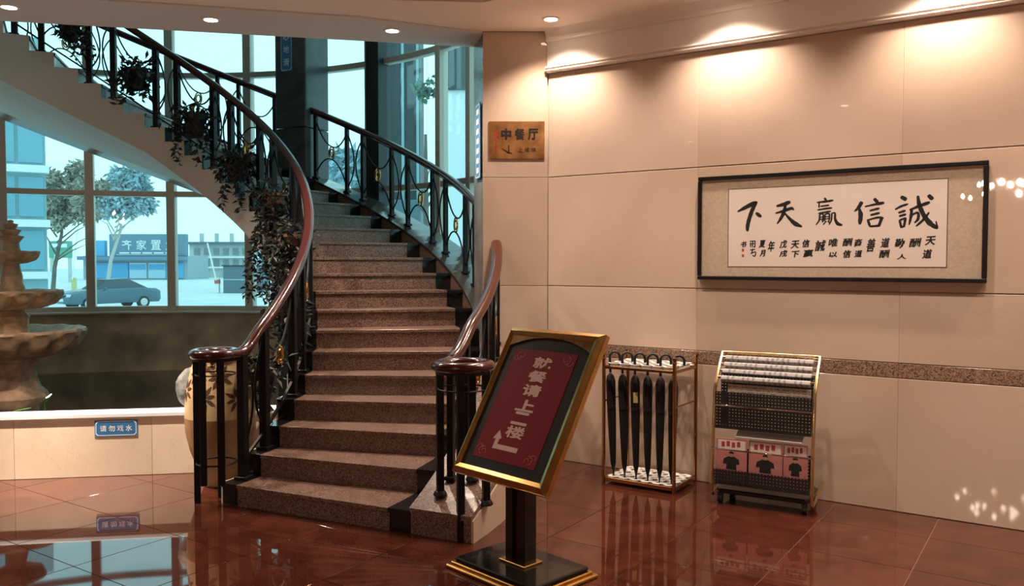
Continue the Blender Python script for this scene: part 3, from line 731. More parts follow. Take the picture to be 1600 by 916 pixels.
BIG = {
 'xia': [([(58, 278), (110, 250), (165, 222), (195, 212)], (10, 24, 28, 16)), ([(190, 215), (165, 260), (140, 330), (128, 385), (128, 415)], (18, 25, 25, 24, 16)), ([(190, 288), (205, 300), (224, 313)], (14, 24, 16))],
 'tian': [([(338, 238), (380, 228), (428, 210)], (14, 22, 24)), ([(328, 290), (380, 275), (440, 255), (458, 266)], (8, 18, 20, 8)), ([(398, 232), (390, 275), (370, 320), (340, 365)], (16, 22, 20, 8)), ([(390, 285), (430, 330), (470, 365), (514, 384)], (8, 18, 28, 12))],
 'ying': [([(680, 183), (692, 203)], (14, 12)), ([(626, 213), (690, 205), (738, 198)], (10, 14, 12)), ([(640, 215), (638, 248)], (9, 9)), ([(650, 240), (708, 232)], (9, 11)), ([(630, 266), (690, 256), (730, 252)], (9, 12, 10)), ([(636, 290), (720, 276)], (10, 12)),
          ([(642, 300), (640, 340), (616, 374)], (9, 11, 6)), ([(642, 300), (668, 296), (664, 352)], (9, 10, 12)), ([(645, 318), (662, 316)], (7, 7)), ([(645, 334), (662, 332)], (7, 7)), ([(682, 300), (678, 346)], (9, 9)), ([(680, 298), (712, 294), (710, 346)], (9, 10, 10)), ([(682, 316), (708, 313)], (7, 7)), ([(682, 331), (708, 328)], (7, 7)), ([(690, 346), (668, 372)], (9, 6)), ([(702, 346), (718, 362)], (8, 9)), ([(730, 292), (726, 340), (710, 372)], (10, 10, 6)), ([(728, 292), (752, 288), (754, 330), (772, 364), (802, 374)], (8, 11, 14, 20, 12))],
 'xin': [([(942, 213), (920, 250), (892, 276)], (22, 20, 6)), ([(925, 255), (936, 300), (930, 364)], (12, 26, 20)), ([(1035, 188), (1056, 210)], (18, 20)), ([(968, 242), (1030, 228), (1098, 215)], (9, 13, 20)), ([(1003, 271), (1066, 255)], (12, 15)), ([(1008, 303), (1068, 288)], (12, 15)), ([(988, 336), (1000, 378)], (14, 16)), ([(995, 336), (1060, 320), (1096, 325)], (10, 13, 14)), ([(1086, 326), (1066, 380)], (18, 16)), ([(1003, 384), (1072, 378)], (12, 15))],
 'cheng': [([(1228, 174), (1257, 190)], (20, 24)), ([(1184, 262), (1225, 240), (1272, 224)], (9, 14, 12)), ([(1208, 286), (1252, 272)], (12, 15)), ([(1213, 311), (1256, 298)], (12, 15)), ([(1214, 340), (1226, 390)], (13, 14)), ([(1218, 338), (1256, 325)], (11, 13)), ([(1256, 326), (1246, 380)], (15, 13)), ([(1222, 390), (1250, 381)], (12, 12)), ([(1288, 266), (1350, 240), (1424, 213)], (11, 17, 20)), ([(1300, 262), (1296, 310), (1282, 372)], (14, 17, 8)), ([(1300, 302), (1345, 286), (1346, 330), (1322, 357)], (11, 14, 16, 9)), ([(1345, 168), (1355, 230), (1385, 300), (1430, 360), (1482, 396)], (14, 22, 24, 28, 16)), ([(1424, 284), (1390, 330), (1333, 382)], (9, 16, 10)), ([(1484, 394), (1474, 346)], (12, 6)), ([(1423, 163), (1446, 186)], (20, 24))]}
for k, strokes in BIG.items():
    m = MB()
    for p, w_ in strokes: brush(m, p, w_)
    m.build('large_character', 'ink', pic)
SM = [('天', 1435, 485, 70, 60), ('道', 1412, 580, 62, 62), ('酬', 1325, 500, 76, 60), ('勤', 1215, 505, 66, 66), ('人', 1230, 600, 64, 34), ('道', 1112, 500, 56, 66), ('酬', 1105, 580, 66, 54), ('善', 1010, 518, 56, 90), ('商', 918, 500, 50, 54), ('道', 920, 578, 50, 48), ('酬', 842, 497, 62, 54), ('信', 838, 580, 52, 54), ('唯', 740, 500, 60, 56), ('以', 740, 585, 58, 36), ('誠', 648, 522, 68, 76), ('信', 545, 505, 50, 54), ('赢', 562, 575, 66, 50), ('天', 468, 513, 56, 54), ('下', 468, 582, 52, 44), ('戊', 385, 510, 46, 54), ('戌', 385, 577, 50, 44), ('年', 298, 525, 42, 72), ('夏', 234, 508, 40, 50), ('月', 236, 575, 34, 44), ('书', 100, 512, 38, 40)]
for ch, x, y, w_, h_ in SM:
    c_ = cp(x, y); q = cp(x + w_ * .5, y); e = cp(x - w_ * .5, y); hh = (cp(x, y - h_ * .5) - cp(x, y + h_ * .5)).length
    letters('s' + ch, (q - e).length * 1.02, hh * 1.05, 'small_character', 'ink', pic, face_M(c_, (1, 0, .06), (.16, 0, 1)), .0, .0016)
m = MB()
for pts in ([(145, 490), (185, 488)], [(148, 500), (150, 530)], [(165, 490), (163, 532)], [(182, 492), (180, 530), (172, 528)], [(150, 510), (176, 506)], [(148, 552), (180, 548)], [(165, 545), (158, 575)], [(150, 578), (185, 566), (180, 596), (165, 590)]):
    brush(m, pts, [7] * len(pts))
m.build('signature', 'ink', pic)
for y in (553, 592):
    c_ = cp(95, y); MB().box((c_.x, -.0268, c_.z), (.016, .0008, .02)).build('seal', 'seal_red', pic)
MB().box((0, -.034, 0), (2 * PW - .05, .003, 2 * PH - .05)).build('glass', 'picture_glass', pic)

# ================================================================== SIGN STAND
PSI, BE = -.807, 1.029
ss = thing('sign_stand', 'gold-framed red sign on a black post and square base', 'sign stand', (.045, 4.235, 0), PSI)
MB().prism([(-.325, -.235), (.325, -.235), (.325, .235), (-.325, .235)], .0, .022).build('base_plinth', 'brass', ss, .006)
MB().prism([(-.305, -.215), (.305, -.215), (.305, .215), (-.305, .215)], .022, .036).build('base_rim', 'brass', ss, .004)
MB().prism([(-.29, -.20), (.29, -.20), (.29, .20), (-.29, .20)], .036, .058).build('base_top', 'black_gloss', ss, .006)
MB().box((0, 0, .064), (.185, .135, .012)).build('collar', 'brass', ss, .002)
for x in (-.046, .046): MB().box((x, 0, .40), (.052, .085, .67)).build('post', 'black_gloss', ss, .003)
MB().box((0, .012, .40), (.04, .06, .67)).build('post_inset', 'mahogany', ss)
bctr = Vector((.078, 4.25, .871)) - Vector((.045, 4.235, 0)); bctr = Matrix.Rotation(-PSI, 3, 'Z') @ bctr
BM = Matrix.Translation(bctr) @ Matrix.Rotation(BE, 4, 'X')      # board x right, y up the board, z out of the face
board = bpy.data.objects.new('sign_board', None)
def bb(name, mat, m, bevel=0.0, par=None):
    me = m.mesh(name, mat, bevel); me.transform(BM); return link(name, me, par or ss)
BW, BH = .342, .428
fw = .052
bk = bb('board_back', 'dull_brass', MB().box((0, 0, -.022), (2 * BW - .01, 2 * BH - .01, .02)))
def frame_bar(pts, name='frame_bar'):
    n = len(pts) // 2
    (x0, y0), (x1, y1), (x2, y2), (x3, y3) = pts     # outer a,b then inner b,a
    vs = [(x0, y0, -.034), (x1, y1, -.034), (x2, y2, -.034), (x3, y3, -.034), (x0, y0, .0), (x1, y1, .0), (x2, y2, .012), (x3, y3, .012)]
    mx, my = (x0 + x3) / 2, (y0 + y3) / 2; nx, ny = (x1 + x2) / 2, (y1 + y2) / 2
    vs += [(mx, my, .022), (nx, ny, .022)]
    fs = [(0, 1, 5, 4), (4, 5, 9, 8), (8, 9, 6, 7), (2, 3, 7, 6), (0, 3, 2, 1), (0, 4, 8, 7, 3), (1, 2, 6, 9, 5)]
    bb(name, 'brass', MB().add(vs, fs), .002)
ix, iy = BW - fw, BH - fw
frame_bar([(-BW, -BH), (BW, -BH), (ix, -iy), (-ix, -iy)]); frame_bar([(BW, -BH), (BW, BH), (ix, iy), (ix, -iy)])
frame_bar([(BW, BH), (-BW, BH), (-ix, iy), (ix, iy)]); frame_bar([(-BW, BH), (-BW, -BH), (-ix, -iy), (-ix, iy)])
bb('mount', 'black_plastic', MB().box((0, 0, -.006), (2 * ix, 2 * iy, .012)))
for sg in (-1, 1):   # gold spandrels that round the top of the opening
    pts = [(sg * ix, iy), (0, iy)] + [(sg * ix * i / 8, iy - .062 * (i / 8) ** 2.2) for i in range(9)]
    me = MB(); n = len(pts); me.add([(x, y, .001) for x, y in pts] + [(x, y, .010) for x, y in pts], [tuple(range(n, 2 * n))] + [(i, (i + 1) % n, (i + 1) % n + n, i + n) for i in range(n)])
    bb('spandrel', 'dull_brass', me)
rp = bb('red_panel', 'sign_red', MB().box((-.012, -.010, .0012), (.452, .625, .002)))
txt = '就餐请上二楼'; ty = [.234, .155, .076, -.010, -.082, -.158]
for ch, y in zip(txt, ty):
    letters(ch, .126 if ch != '二' else .11, .062, 'lettering', 'sign_print', ss, BM @ face_M((-.004, y, .0026), (1, 0, 0), (0, 1, 0)), .0, .003)
m = MB().add([(x, y, .0028) for x, y in ((.060, -.262), (.060, -.236), (-.092, -.236), (-.092, -.205), (-.078, -.205), (-.112, -.160), (-.140, -.212), (-.118, -.208), (-.118, -.262))], [tuple(range(9))])
bb('arrow', 'sign_print', m)
for sx, sy in ((-1, 1), (1, 1), (1, -1), (-1, -1)):
    m = MB(); cx0, cy0 = -.012 + sx * .205, -.010 + sy * .29
    for k, (r0, a) in enumerate(((.030, 0), (.018, .5), (.040, 1.0), (.026, -.6))):
        pts = [(cx0 - sx * (.012 + .012 * k) + r0 * cos(a + q * .45) * -sx * .6, cy0 - sy * (.030 - .006 * k) + r0 * sin(a + q * .45) * .55 * -sy, .0028) for q in range(9)]
        m.sweep(pts, [(-.002, 0), (.002, 0), (.002, .0004), (-.002, .0004)])
    bb('corner_ornament', 'sign_faint', m)
bb('hinge', 'black_plastic', MB().box((0, -.05, -.05), (.14, .10, .05)), .004)

# ================================================================== UMBRELLA RACK
UX, UY, UH = .272, .195, .90
uc = wp(1.010, .235)
ur = thing('umbrella_rack', 'brass umbrella rack with white perforated shelves by the marble wall', 'umbrella rack', uc, WA)
for sx in (-1, 1):
    for sy in (-1, 1):
        m = MB().lathe([(.013, 0), (.013, UH), (.016, UH + .002), (.016, UH + .012), (.011, UH + .016), (.019, UH + .030), (.017, UH + .042), (.004, UH + .050)], 12, None, (sx * UX, sy * UY, 0))
        m.build('post', 'rack_brass', ur, 0, 40)
for z, h in ((.035, .028), (.845, .02)):
    for sy in (-1, 1): MB().box((0, sy * UY, z), (2 * UX - .026, .014, h)).build('rail', 'rack_brass', ur, .002)
    for sx in (-1, 1): MB().box((sx * UX, 0, z), (.014, 2 * UY - .026, h)).build('rail', 'rack_brass', ur, .002)
for sx in (-1, 1): MB().tube([(sx * UX, -UY, .60), (sx * UX, UY, .60)], .006, 6).build('side_bar', 'rack_brass', ur)
def perforated(z, th, nx, ny, W, Dp, hr):
    m = MB(); cw, cd = W / nx, Dp / ny; K = 8
    for i in range(nx):
        for j in range(ny):
            cx0 = -W / 2 + cw * (i + .5); cy0 = -Dp / 2 + cd * (j + .5); o = []; q = []
            for k in range(K):
                a = 2 * pi * (k + .5) / K; c_, s_ = cos(a), sin(a); f = 1 / max(abs(c_), abs(s_))
                o.append((cx0 + c_ * f * cw / 2, cy0 + s_ * f * cd / 2)); q.append((cx0 + c_ * hr, cy0 + s_ * hr))
            vs = [(x, y, z) for x, y in o] + [(x, y, z) for x, y in q] + [(x, y, z - th) for x, y in o] + [(x, y, z - th) for x, y in q]
            m.add(vs, [(k, (k + 1) % K, K + (k + 1) % K, K + k) for k in range(K)] + [(K + k, K + (k + 1) % K, 3 * K + (k + 1) % K, 3 * K + k) for k in range(K)] + [(2 * K + k, 3 * K + k, 3 * K + (k + 1) % K, 2 * K + (k + 1) % K) for k in range(K)])
    return m
mt_ = perforated(.875, .03, 6, 4, 2 * UX - .03, 2 * UY - .02, .032); mt_.build('top_shelf', 'white_board', ur)
perforated(.052, .012, 6, 4, 2 * UX - .03, 2 * UY - .02, .016).build('bottom_shelf', 'white_board', ur)
MB().box((0, 0, .033), (2 * UX - .03, 2 * UY - .03, .006)).build('drip_tray', 'white_board', ur)
def umbrella_meshes():
    mk = lambda i, a: ((.20 * (.030 if 2 < i < 9 else .0) * cos(8 * a + .15 * i)), 0)
    cn = MB().lathe([(.004, 0), (.006, .03), (.008, .05), (.014, .10), (.019, .20), (.024, .35), (.028, .50), (.031, .62), (.032, .70), (.026, .735), (.011, .755)], 16, mk).mesh('canopy', 'cloth_black', 0, 60)
    st_ = MB().tube([(0, 0, 0), (0, 0, .05)], .0045, 6).mesh('ferrule', 'dark_steel')
    hp = [(0, 0, .76), (0, 0, .87)] + [(.036 - .036 * cos(a), 0, .87 + .036 * sin(a) * 1.15) for a in [pi * i / 9 for i in range(1, 10)]] + [(.072, 0, .845)]
    hd = MB().tube(hp, .0095, 8, up=Vector((0, 1, 0))).mesh('handle', 'black_plastic', 0, 60)
    sp = MB().lathe([(.031, .50), (.032, .502), (.032, .522), (.031, .524)], 16).mesh('strap', 'black_plastic', 0, 40)
    return cn, st_, hd, sp
UM = umbrella_meshes()
names = ['first', 'second', 'third', 'fourth', 'fifth', 'sixth']
for i in range(6):
    lb = ['closed black umbrella nearest the left post of the umbrella rack', 'closed black umbrella second from the left in the rack', 'closed black umbrella with a small yellow tag, third from left in the rack',
          'closed black umbrella fourth from the left in the rack, strapped at mid height', 'closed black umbrella second from the right in the rack', 'closed black umbrella nearest the right front post of the rack'][i]
    cx0 = -.2145 + .0858 * i + .004
    p = uc + D * (cx0 - .010 + .004 * i) + N * .135; root = thing('umbrella', lb, 'umbrella', (p.x, p.y, .040), WA + .5 + .06 * (i % 3), 'umbrellas in the rack')
    root.rotation_euler = (R_(-.8 + .2 * (i % 4)), R_(-2.0 + .55 * i), WA + .5)
    for nm, me in zip(('canopy', 'ferrule', 'handle', 'strap'), UM): link(nm, me, root)
    if i == 2: MB().box((0, -.034, .60), (.032, .002, .075)).build('tag', 'yellow_box', root)

# ================================================================== NEWSPAPER RACK
NR = WA + R_(4.5); nc = wp(1.865, .225)
nr = thing('newspaper_rack', 'brass and black newspaper rack on casters by the marble wall', 'newspaper rack', nc, NR)
HW = .318
for sx in (-1, 1):
    MB().tube([(sx * HW, .15, .125), (sx * HW, .0, .085), (sx * HW, -.190, .055), (sx * HW, -.222, .08), (sx * HW, -.222, .14), (sx * HW, -.185, .50), (sx * HW, -.155, .755), (sx * HW, -.138, .795), (sx * HW, .01, .965), (sx * HW, .028, .985)], .012, 8, up=Vector((1, 0, 0))).build('side_frame', 'pale_gold', nr, 0, 50)
MB().tube([(-HW, .028, .985), (HW, .028, .985)], .011, 8).build('top_bar', 'pale_gold', nr, 0, 50)
for z, y in ((.655, -.205), (.37, -.236)): MB().tube([(-HW, y + .018, z), (-HW + .01, y, z), (HW - .01, y, z), (HW, y + .018, z)], .006, 6).build('cross_bar', 'chrome', nr, 0, 50)
m, nt, b_ = nodes('perforated_black'); MATS['perforated_black'] = m
tc = nt.nodes.new('ShaderNodeTexCoord'); sp_ = nt.nodes.new('ShaderNodeSeparateXYZ'); nt.links.new(tc.outputs['Object'], sp_.inputs[0])
prod = None
for ax in ('X', 'Z'):
    a = nt.nodes.new('ShaderNodeMath'); a.operation = 'MULTIPLY'; a.inputs[1].default_value = 2 * pi / .021; nt.links.new(sp_.outputs[ax], a.inputs[0])
    c_ = nt.nodes.new('ShaderNodeMath'); c_.operation = 'COSINE'; nt.links.new(a.outputs[0], c_.inputs[0])
    if prod is None: prod = c_
    else:
        q = nt.nodes.new('ShaderNodeMath'); q.operation = 'ADD'; nt.links.new(prod.outputs[0], q.inputs[0]); nt.links.new(c_.outputs[0], q.inputs[1]); prod = q
gt = nt.nodes.new('ShaderNodeMath'); gt.operation = 'LESS_THAN'; gt.inputs[1].default_value = 1.35; nt.links.new(prod.outputs[0], gt.inputs[0]); nt.links.new(gt.outputs[0], b_.inputs['Alpha'])
b_.inputs['Base Color'].default_value = (.010, .010, .011, 1); b_.inputs['Roughness'].default_value = .4
def pocket(z0, z1, y0, yb, name):
    q = thing  # two-sided tray pocket: front panel, floor and back panel
    MB().box((0, y0, (z0 + z1) / 2), (2 * HW - .03, .004, z1 - z0)).build('front_panel', 'perforated_black', nr)
    MB().box((0, (y0 + yb) / 2, z0 + .003), (2 * HW - .03, abs(yb - y0), .006)).build('pocket_floor', 'black_plastic', nr)
    MB().box((0, yb, (z0 + z1) / 2 + .06), (2 * HW - .03, .004, z1 - z0 + .12)).build('back_panel', 'perforated_black', nr)
pocket(.50, .745, -.192, -.06, 'pocket')
pocket(.135, .235, -.225, -.08, 'pocket')
MB().prism([(-.27, -.20), (.27, -.20), (.30, -.16), (.30, .13), (.27, .17), (-.27, .17), (-.30, .13), (-.30, -.16)], .068, .098).build('base_tray', 'black_gloss', nr, .006)
for sx in (-1, 1):
    for sy in (-.175, .14):
        m = MB(); m.tube([(sx * .27 - .014, sy, .028), (sx * .27 + .014, sy, .028)], .027, 14).box((sx * .27, sy, .058), (.036, .03, .022)); m.build('caster', 'black_plastic', nr, 0, 40)
# four papers draped over rods between the sloping tubes
for i, f in enumerate((.16, .38, .60, .82)):
    y = -.138 + .166 * f; z = .795 + .19 * f
    lb = ['lowest newspaper on a rod at the top of the rack', 'second lowest newspaper on a rod at the top of the rack', 'third newspaper up on a rod at the top of the rack', 'highest newspaper on a rod under the rack top bar'][i]
    M = Matrix.Translation(nc) @ Matrix.Rotation(NR, 4, 'Z')
    root = thing('newspaper', lb, 'newspaper', M @ Vector((0, y, z)), NR, 'newspapers hung on the rack rods')
    MB().tube([(-HW + .008, 0, .004), (HW - .008, 0, .004)], .0085, 8).build('rod', 'chrome', root, 0, 50)
    yy = .012
    MB().xprism([(-.011, .012), (yy, .014), (yy + .012, -.012), (yy + .014, -.03), (yy + .008, -.03), (yy + .002, -.010), (-.004, .004), (-.011, -.009), (-.016, -.009), (-.016, -.002)], -HW + .03, HW - .035).build('sheet', 'newsprint', root)
def at_rack(x, y, z): return Matrix.Translation(nc) @ Matrix.Rotation(NR, 4, 'Z') @ Vector((x, y, z))
o_ = MB().box((0, 0, .138), (.53, .03, .276)).build('folded_newspaper', 'newsprint_warm', None, .003); o_.location = at_rack(.02, -.115, .507); o_.rotation_euler = (R_(-4), 0, NR)
tag(o_, 'folded beige newspaper standing in the upper perforated pocket', 'newspaper')
for i, (x, w_) in enumerate(((-.195, .20), (.022, .215), (.208, .15))):
    lb = ['leftmost pink magazine in the lower pocket of the rack', 'middle pink magazine in the lower pocket of the rack', 'rightmost pink magazine in the lower pocket of the rack'][i]
    root = thing('magazine', lb, 'magazine', at_rack(x, -.195 + .010 * i, .145), NR, 'magazines in the lower pocket')
    root.rotation_euler = (R_(-3), 0, NR)
    MB().box((0, 0, .145), (w_, .012, .29)).build('cover', 'magazine_pink', root, .001)
    MB().box((0, -.0066, .248), (w_ * .9, .001, .062)).build('masthead', 'magazine_white', root)
    for k in range(4): MB().box((-w_ * .28 + w_ * .17 * k, -.0072, .25 + .006 * (k % 2)), (w_ * .11, .001, .035)).build('title_block', 'magazine_red', root)
    pts = [(-.055, .05), (-.03, .05), (-.034, .005), (.036, .005), (.032, .05), (.055, .055), (.050, .095), (.018, .118), (-.018, .118), (-.05, .095)]
    s_ = w_ / .2
    MB().add([(a * s_, -.0071, b * .75 + .085) for a, b in pts], [tuple(range(len(pts)))]).build('printed_shirt', 'ink', root)
    MB().add([(.016 * cos(2 * pi * k / 10) , -.0073, .187 + .017 * sin(2 * pi * k / 10)) for k in range(10)], [tuple(range(10))]).build('printed_face', 'skin', root)
    MB().add([(.017 * cos(pi * k / 8), -.0075, .192 + .016 * sin(pi * k / 8)) for k in range(9)], [tuple(range(9))]).build('printed_hair', 'ink', root)
o_ = MB().xprism([(-.07, 0), (-.01, .03), (.03, .025), (.035, .032), (-.01, .038), (-.075, .008)], -.20, .22).build('loose_newspaper', 'magazine_white', None); o_.location = at_rack(.03, -.115, .445); o_.rotation_euler = (0, 0, NR)
tag(o_, 'crumpled white newspaper lying over the pink magazines', 'newspaper')

# ================================================================== LAMPS
def downlight(x, y, z, label, power, ang, aim=(0, 0, -1), blend=.55, group='recessed downlights'):
    r = thing('downlight', label, 'downlight', (x, y, z), 0, group)
    MB().lathe([(.052, -.001), (.052, -.007), (.068, -.006), (.070, -.001)], 24).build('trim_ring', 'lamp_ring', r, 0, 40)
    MB().lathe([(.05, -.001), (.05, -.004), (.03, -.0055), (.001, -.006)], 24).build('lens', 'lamp_lens', r)
    spot(r, (0, 0, -.03), power, ang, blend, .035, WARM, aim)
for k, (x, y, lb) in enumerate(((-3.62, 6.06, 'round downlight at the far left of the beam soffit'), (-2.28, 6.37, 'round downlight in the beam soffit left of the stair void'), (-.95, 6.67, 'round downlight in the beam soffit nearest the marble column'), (-4.98, 5.76, 'round downlight outside the left edge of the view'))):
    downlight(x, y, CEIL - .012, lb, P_STAIR, 125, (0, 0, -1), 1.0)
for k in range(6):
    p = wp(.20 + 1.33 * k, .29); lb = ['round downlight in the ceiling just before the marble column', 'second wall-washing downlight along the marble wall', 'third wall-washing downlight along the marble wall', 'fourth wall-washing downlight along the marble wall', 'fifth wall-washing downlight along the marble wall', 'sixth wall-washing downlight along the marble wall'][k]
    downlight(p.x, p.y, CEIL, lb, P_WASH, 122, (0, 0, -1), .8)
for x, y, lb in ((-4.7, 4.95, 'unseen coffer lamp added to brighten the basin wall, outside the view at left'), (-3.2, 5.2, 'unseen coffer lamp added to brighten the jar and newel, above the view')):
    downlight(x, y, CEIL + .18, lb, P_BASIN_FILL, 44, (.12, .32, -1), .8, 'added basin fill lamps')  # two unseen lamps added to lift the basin wall
for k in range(5):
    p = wp(.75 + 1.33 * k, 1.02)  # unseen lamp row added to brighten the lower wall
    downlight(p.x, p.y, CEIL + .18, ['first', 'second', 'third', 'fourth', 'fifth'][k] + ' unseen fill lamp from the column, in the row added to brighten the lower marble wall', P_WALL_FILL, 104, (0, 0, -1), 1.0, 'added wall fill lamps')
k = 0
for x in (-5.5, -2.0, 1.5, 5.0):  # unseen lamp grid added for warm ambient light
    for y in (-6.5, -2.5, 1.5):
        k += 1
        downlight(x, y, CEIL + .18, 'unseen fill lamp added behind the viewpoint, in grid', P_LOBBY_FILL, 120, group='added lobby fill lamps')
ch = thing('chandelier', 'small crystal chandelier hanging behind the viewpoint', 'chandelier', (-4.4, -4.5, 2.75))
MB().tube([(0, 0, .2), (0, 0, CEIL + .18 - 2.75)], .01, 8).build('rod', 'brass', ch)
MB().lathe([(.02, .2), (.09, .16), (.04, .1), (.06, .02), (.01, -.06)], 16).build('hub', 'brass', ch, 0, 40)
for i in range(14):
    a = 2 * pi * i / 14; r = .62 if i % 2 else .36; h = .02 if i % 2 else .24
    MB().tube([(.05 * cos(a), .05 * sin(a), .1), (r * .6 * cos(a), r * .6 * sin(a), h - .12), (r * cos(a), r * sin(a), h)], .008, 5).build('arm', 'brass', ch)
    MB().lathe([(.012, 0), (.032, .03), (.030, .06), (.004, .10)], 10, None, (r * cos(a), r * sin(a), h)).build('bulb', 'bulb', ch)
# ================================================================== OUTSIDE
GZ = -.7
def gp(x, y):       # point on the ground outside
    r = ray(x, y); k = (GZ - EYE) / r.z; return Vector((0, 0, EYE)) + r * k
g = MB().prism([(-160, 11.6), (90, 11.6), (90, 330), (-160, 330)], GZ - .3, GZ).build('ground', 'concrete')
tag(g, 'pale concrete forecourt and street outside the windows', 'ground', kind='structure')
def px(Y, d): return d * Y / FPX
# shop with dark fascia
Y = 110.0
sh = thing('shop_building', 'low street shop with a dark fascia and white Chinese lettering', 'building', (0, Y, GZ))
x0, x1 = at_depth(128, 400, Y).x, at_depth(292, 400, Y).x; xf = at_depth(173, 400, Y).x
zt_ = at_depth(0, 366, Y).z - GZ; zf = at_depth(0, 400, Y).z - GZ; zm = at_depth(0, 411, Y).z - GZ
MB().box(((x0 + x1) / 2, 4, zf / 2), (x1 - x0, 7.4, zf)).build('wall', 'shop_wall', sh)
MB().box(((xf + x1) / 2, .1, (zt_ + zf) / 2), (x1 - xf, 1.0, zt_ - zf)).build('fascia', 'shop_fascia', sh, .05)
MB().box(((x0 + x1) / 2, -.5, zf - .3), (x1 - x0, 1.6, .5)).build('canopy', 'shop_fascia', sh)
MB().box((at_depth(152, 390, Y).x, .1, (zt_ * .86 + zf) / 2), (px(Y, 26), .8, zt_ * .86 - zf)).build('side_board', 'poster_blue', sh)
for i, ch_ in enumerate('齐家置业'):
    letters(ch_, px(Y, 15.5), px(Y, 15.5), 'lettering', 'shop_white', sh, face_M((at_depth(194 + 23 * i, 0, Y).x, -.42, at_depth(0, 383, Y).z - GZ), (1, 0, 0), (0, 0, 1)), .05)
for i in range(5): MB().box((at_depth(190 + 18 * i, 0, Y).x, -.43, at_depth(0, 395.5, Y).z - GZ), (px(Y, 15), .05, px(Y, 2.6))).build('small_print', 'shop_white', sh)
MB().box((at_depth(225, 0, Y).x, -.43, at_depth(0, 398.5, Y).z - GZ), (px(Y, 95), .05, px(Y, .7))).build('underline', 'shop_white', sh)
for i, xx in enumerate((150, 179, 208, 238, 266)):
    xa = at_depth(xx, 0, Y).x
    f_ = MB().box((xa, .2, zm / 2 + .1), (px(Y, 27), .3, zm - .1)).build('poster_panel', 'poster_pale' if i in (2, 3) else 'poster_blue', sh, .05)
    MB().box((xa, .0, zm * .75), (px(Y, 24), .05, zm * .3)).build('poster_header', 'poster_blue', f_)
# grey low building to its right
Y = 125.0
fb = thing('low_building', 'pale two-storey building far behind the dark hut', 'building', (0, Y, GZ))
xa, xb = at_depth(288, 0, Y).x, at_depth(470, 0, Y).x; zt_ = at_depth(0, 381, Y).z - GZ
MB().box(((xa + xb) / 2, 5, zt_ / 2), (xb - xa, 9, zt_)).build('wall', 'far_wall', fb)
MB().box(((xa + xb) / 2, .2, zt_ + .1), (xb - xa + .6, 1.0, .35)).build('parapet', 'hut_dark', fb)
for zz in (402, 418): MB().box(((xa + xb) / 2, .2, at_depth(0, zz, Y).z - GZ), (xb - xa, .8, .25)).build('ledge', 'shop_white', fb)
for i in range(12):
    for zz in (393, 411):
        w_ = MB().box((xa + 1.2 + i * 1.45, .42, at_depth(0, zz, Y).z - GZ), (.8, .2, .95)).build('window', 'far_window', fb)
for i in range(7): MB().box((xa + 1 + i * 2.3, 3, zt_ + .9), (.5, .5, 1.5)).build('chimney', 'far_wall', fb)
# dark hut
Y = 62.0
hb = thing('dark_hut', 'dark windowless hut by the raised barrier outside', 'hut', (0, Y, GZ))
xa, xb = at_depth(343, 0, Y).x, at_depth(402, 0, Y).x; hh = at_depth(0, 416, Y).z - GZ
MB().box(((xa + xb) / 2, 1.2, hh / 2), (xb - xa, 2.4, hh)).build('wall', 'hut_dark', hb, .03)
MB().box(((xa + xb) / 2, 1.2, hh + .04), (xb - xa + .15, 2.6, .08)).build('roof', 'dark_facade', hb)
MB().box(((xa + xb) / 2, -.02, hh * .5), (xb - xa, .04, .06)).build('band', 'far_wall', hb)
# barriers with raised arms
for (bx, yb, col, tx, ty_, lb) in ((116, 456, 'yellow_box', 122, 352, 'yellow barrier box with a raised white arm by the parked car'), (340, 458, 'barrier_white', 324, 380, 'red-topped barrier post with a slanting white arm beside the hut')):
    p = gp(bx, yb); Y = p.y; root = thing('parking_barrier', lb, 'barrier', p, 0, 'parking barriers outside')
    MB().box((0, 0, .55), (.30, .32, 1.1)).build('cabinet', col, root, .03)
    if col == 'barrier_white': MB().box((0, -.01, .85), (.34, .36, .30)).build('red_band', 'barrier_red', root, .02)
    q = at_depth(tx, ty_, Y - .2) - p
    MB().tube([(0, -.25, .95), tuple(q)], .055, 6).build('arm', 'barrier_white', root)
# paddle-shaped notice
p = gp(87, 452); root = thing('notice_board', 'white rounded notice board on a pole outside', 'sign', p)
MB().tube([(0, 0, 0), (0, 0, 3.0)], .06, 6).build('pole', 'barrier_white', root)
MB().yprism([(-.38, .3)] + [(.38 * cos(a), 1.1 + .38 * sin(a)) for a in [pi - pi * i / 8 for i in range(9)]] + [(.38, .3)], -.1, 0).build('board', 'barrier_white', root)
# green billboard
Y = 95.0; p = at_depth(95, 400, Y); root = thing('green_billboard', 'green street billboard seen past the fountain', 'billboard', (p.x, Y, GZ))
MB().box((0, 0, at_depth(0, 390, Y).z - GZ), (px(Y, 34), .4, px(Y, 26))).build('board', 'green_board', root)
MB().box((0, -.25, at_depth(0, 384, Y).z - GZ), (px(Y, 24), .05, px(Y, 6))).build('lettering', 'shop_white', root)
for sx in (-1, 1): MB().box((sx * px(Y, 14), 0, (at_depth(0, 402, Y).z - GZ) / 2), (.3, .3, at_depth(0, 402, Y).z - GZ)).build('leg', 'far_wall', root)
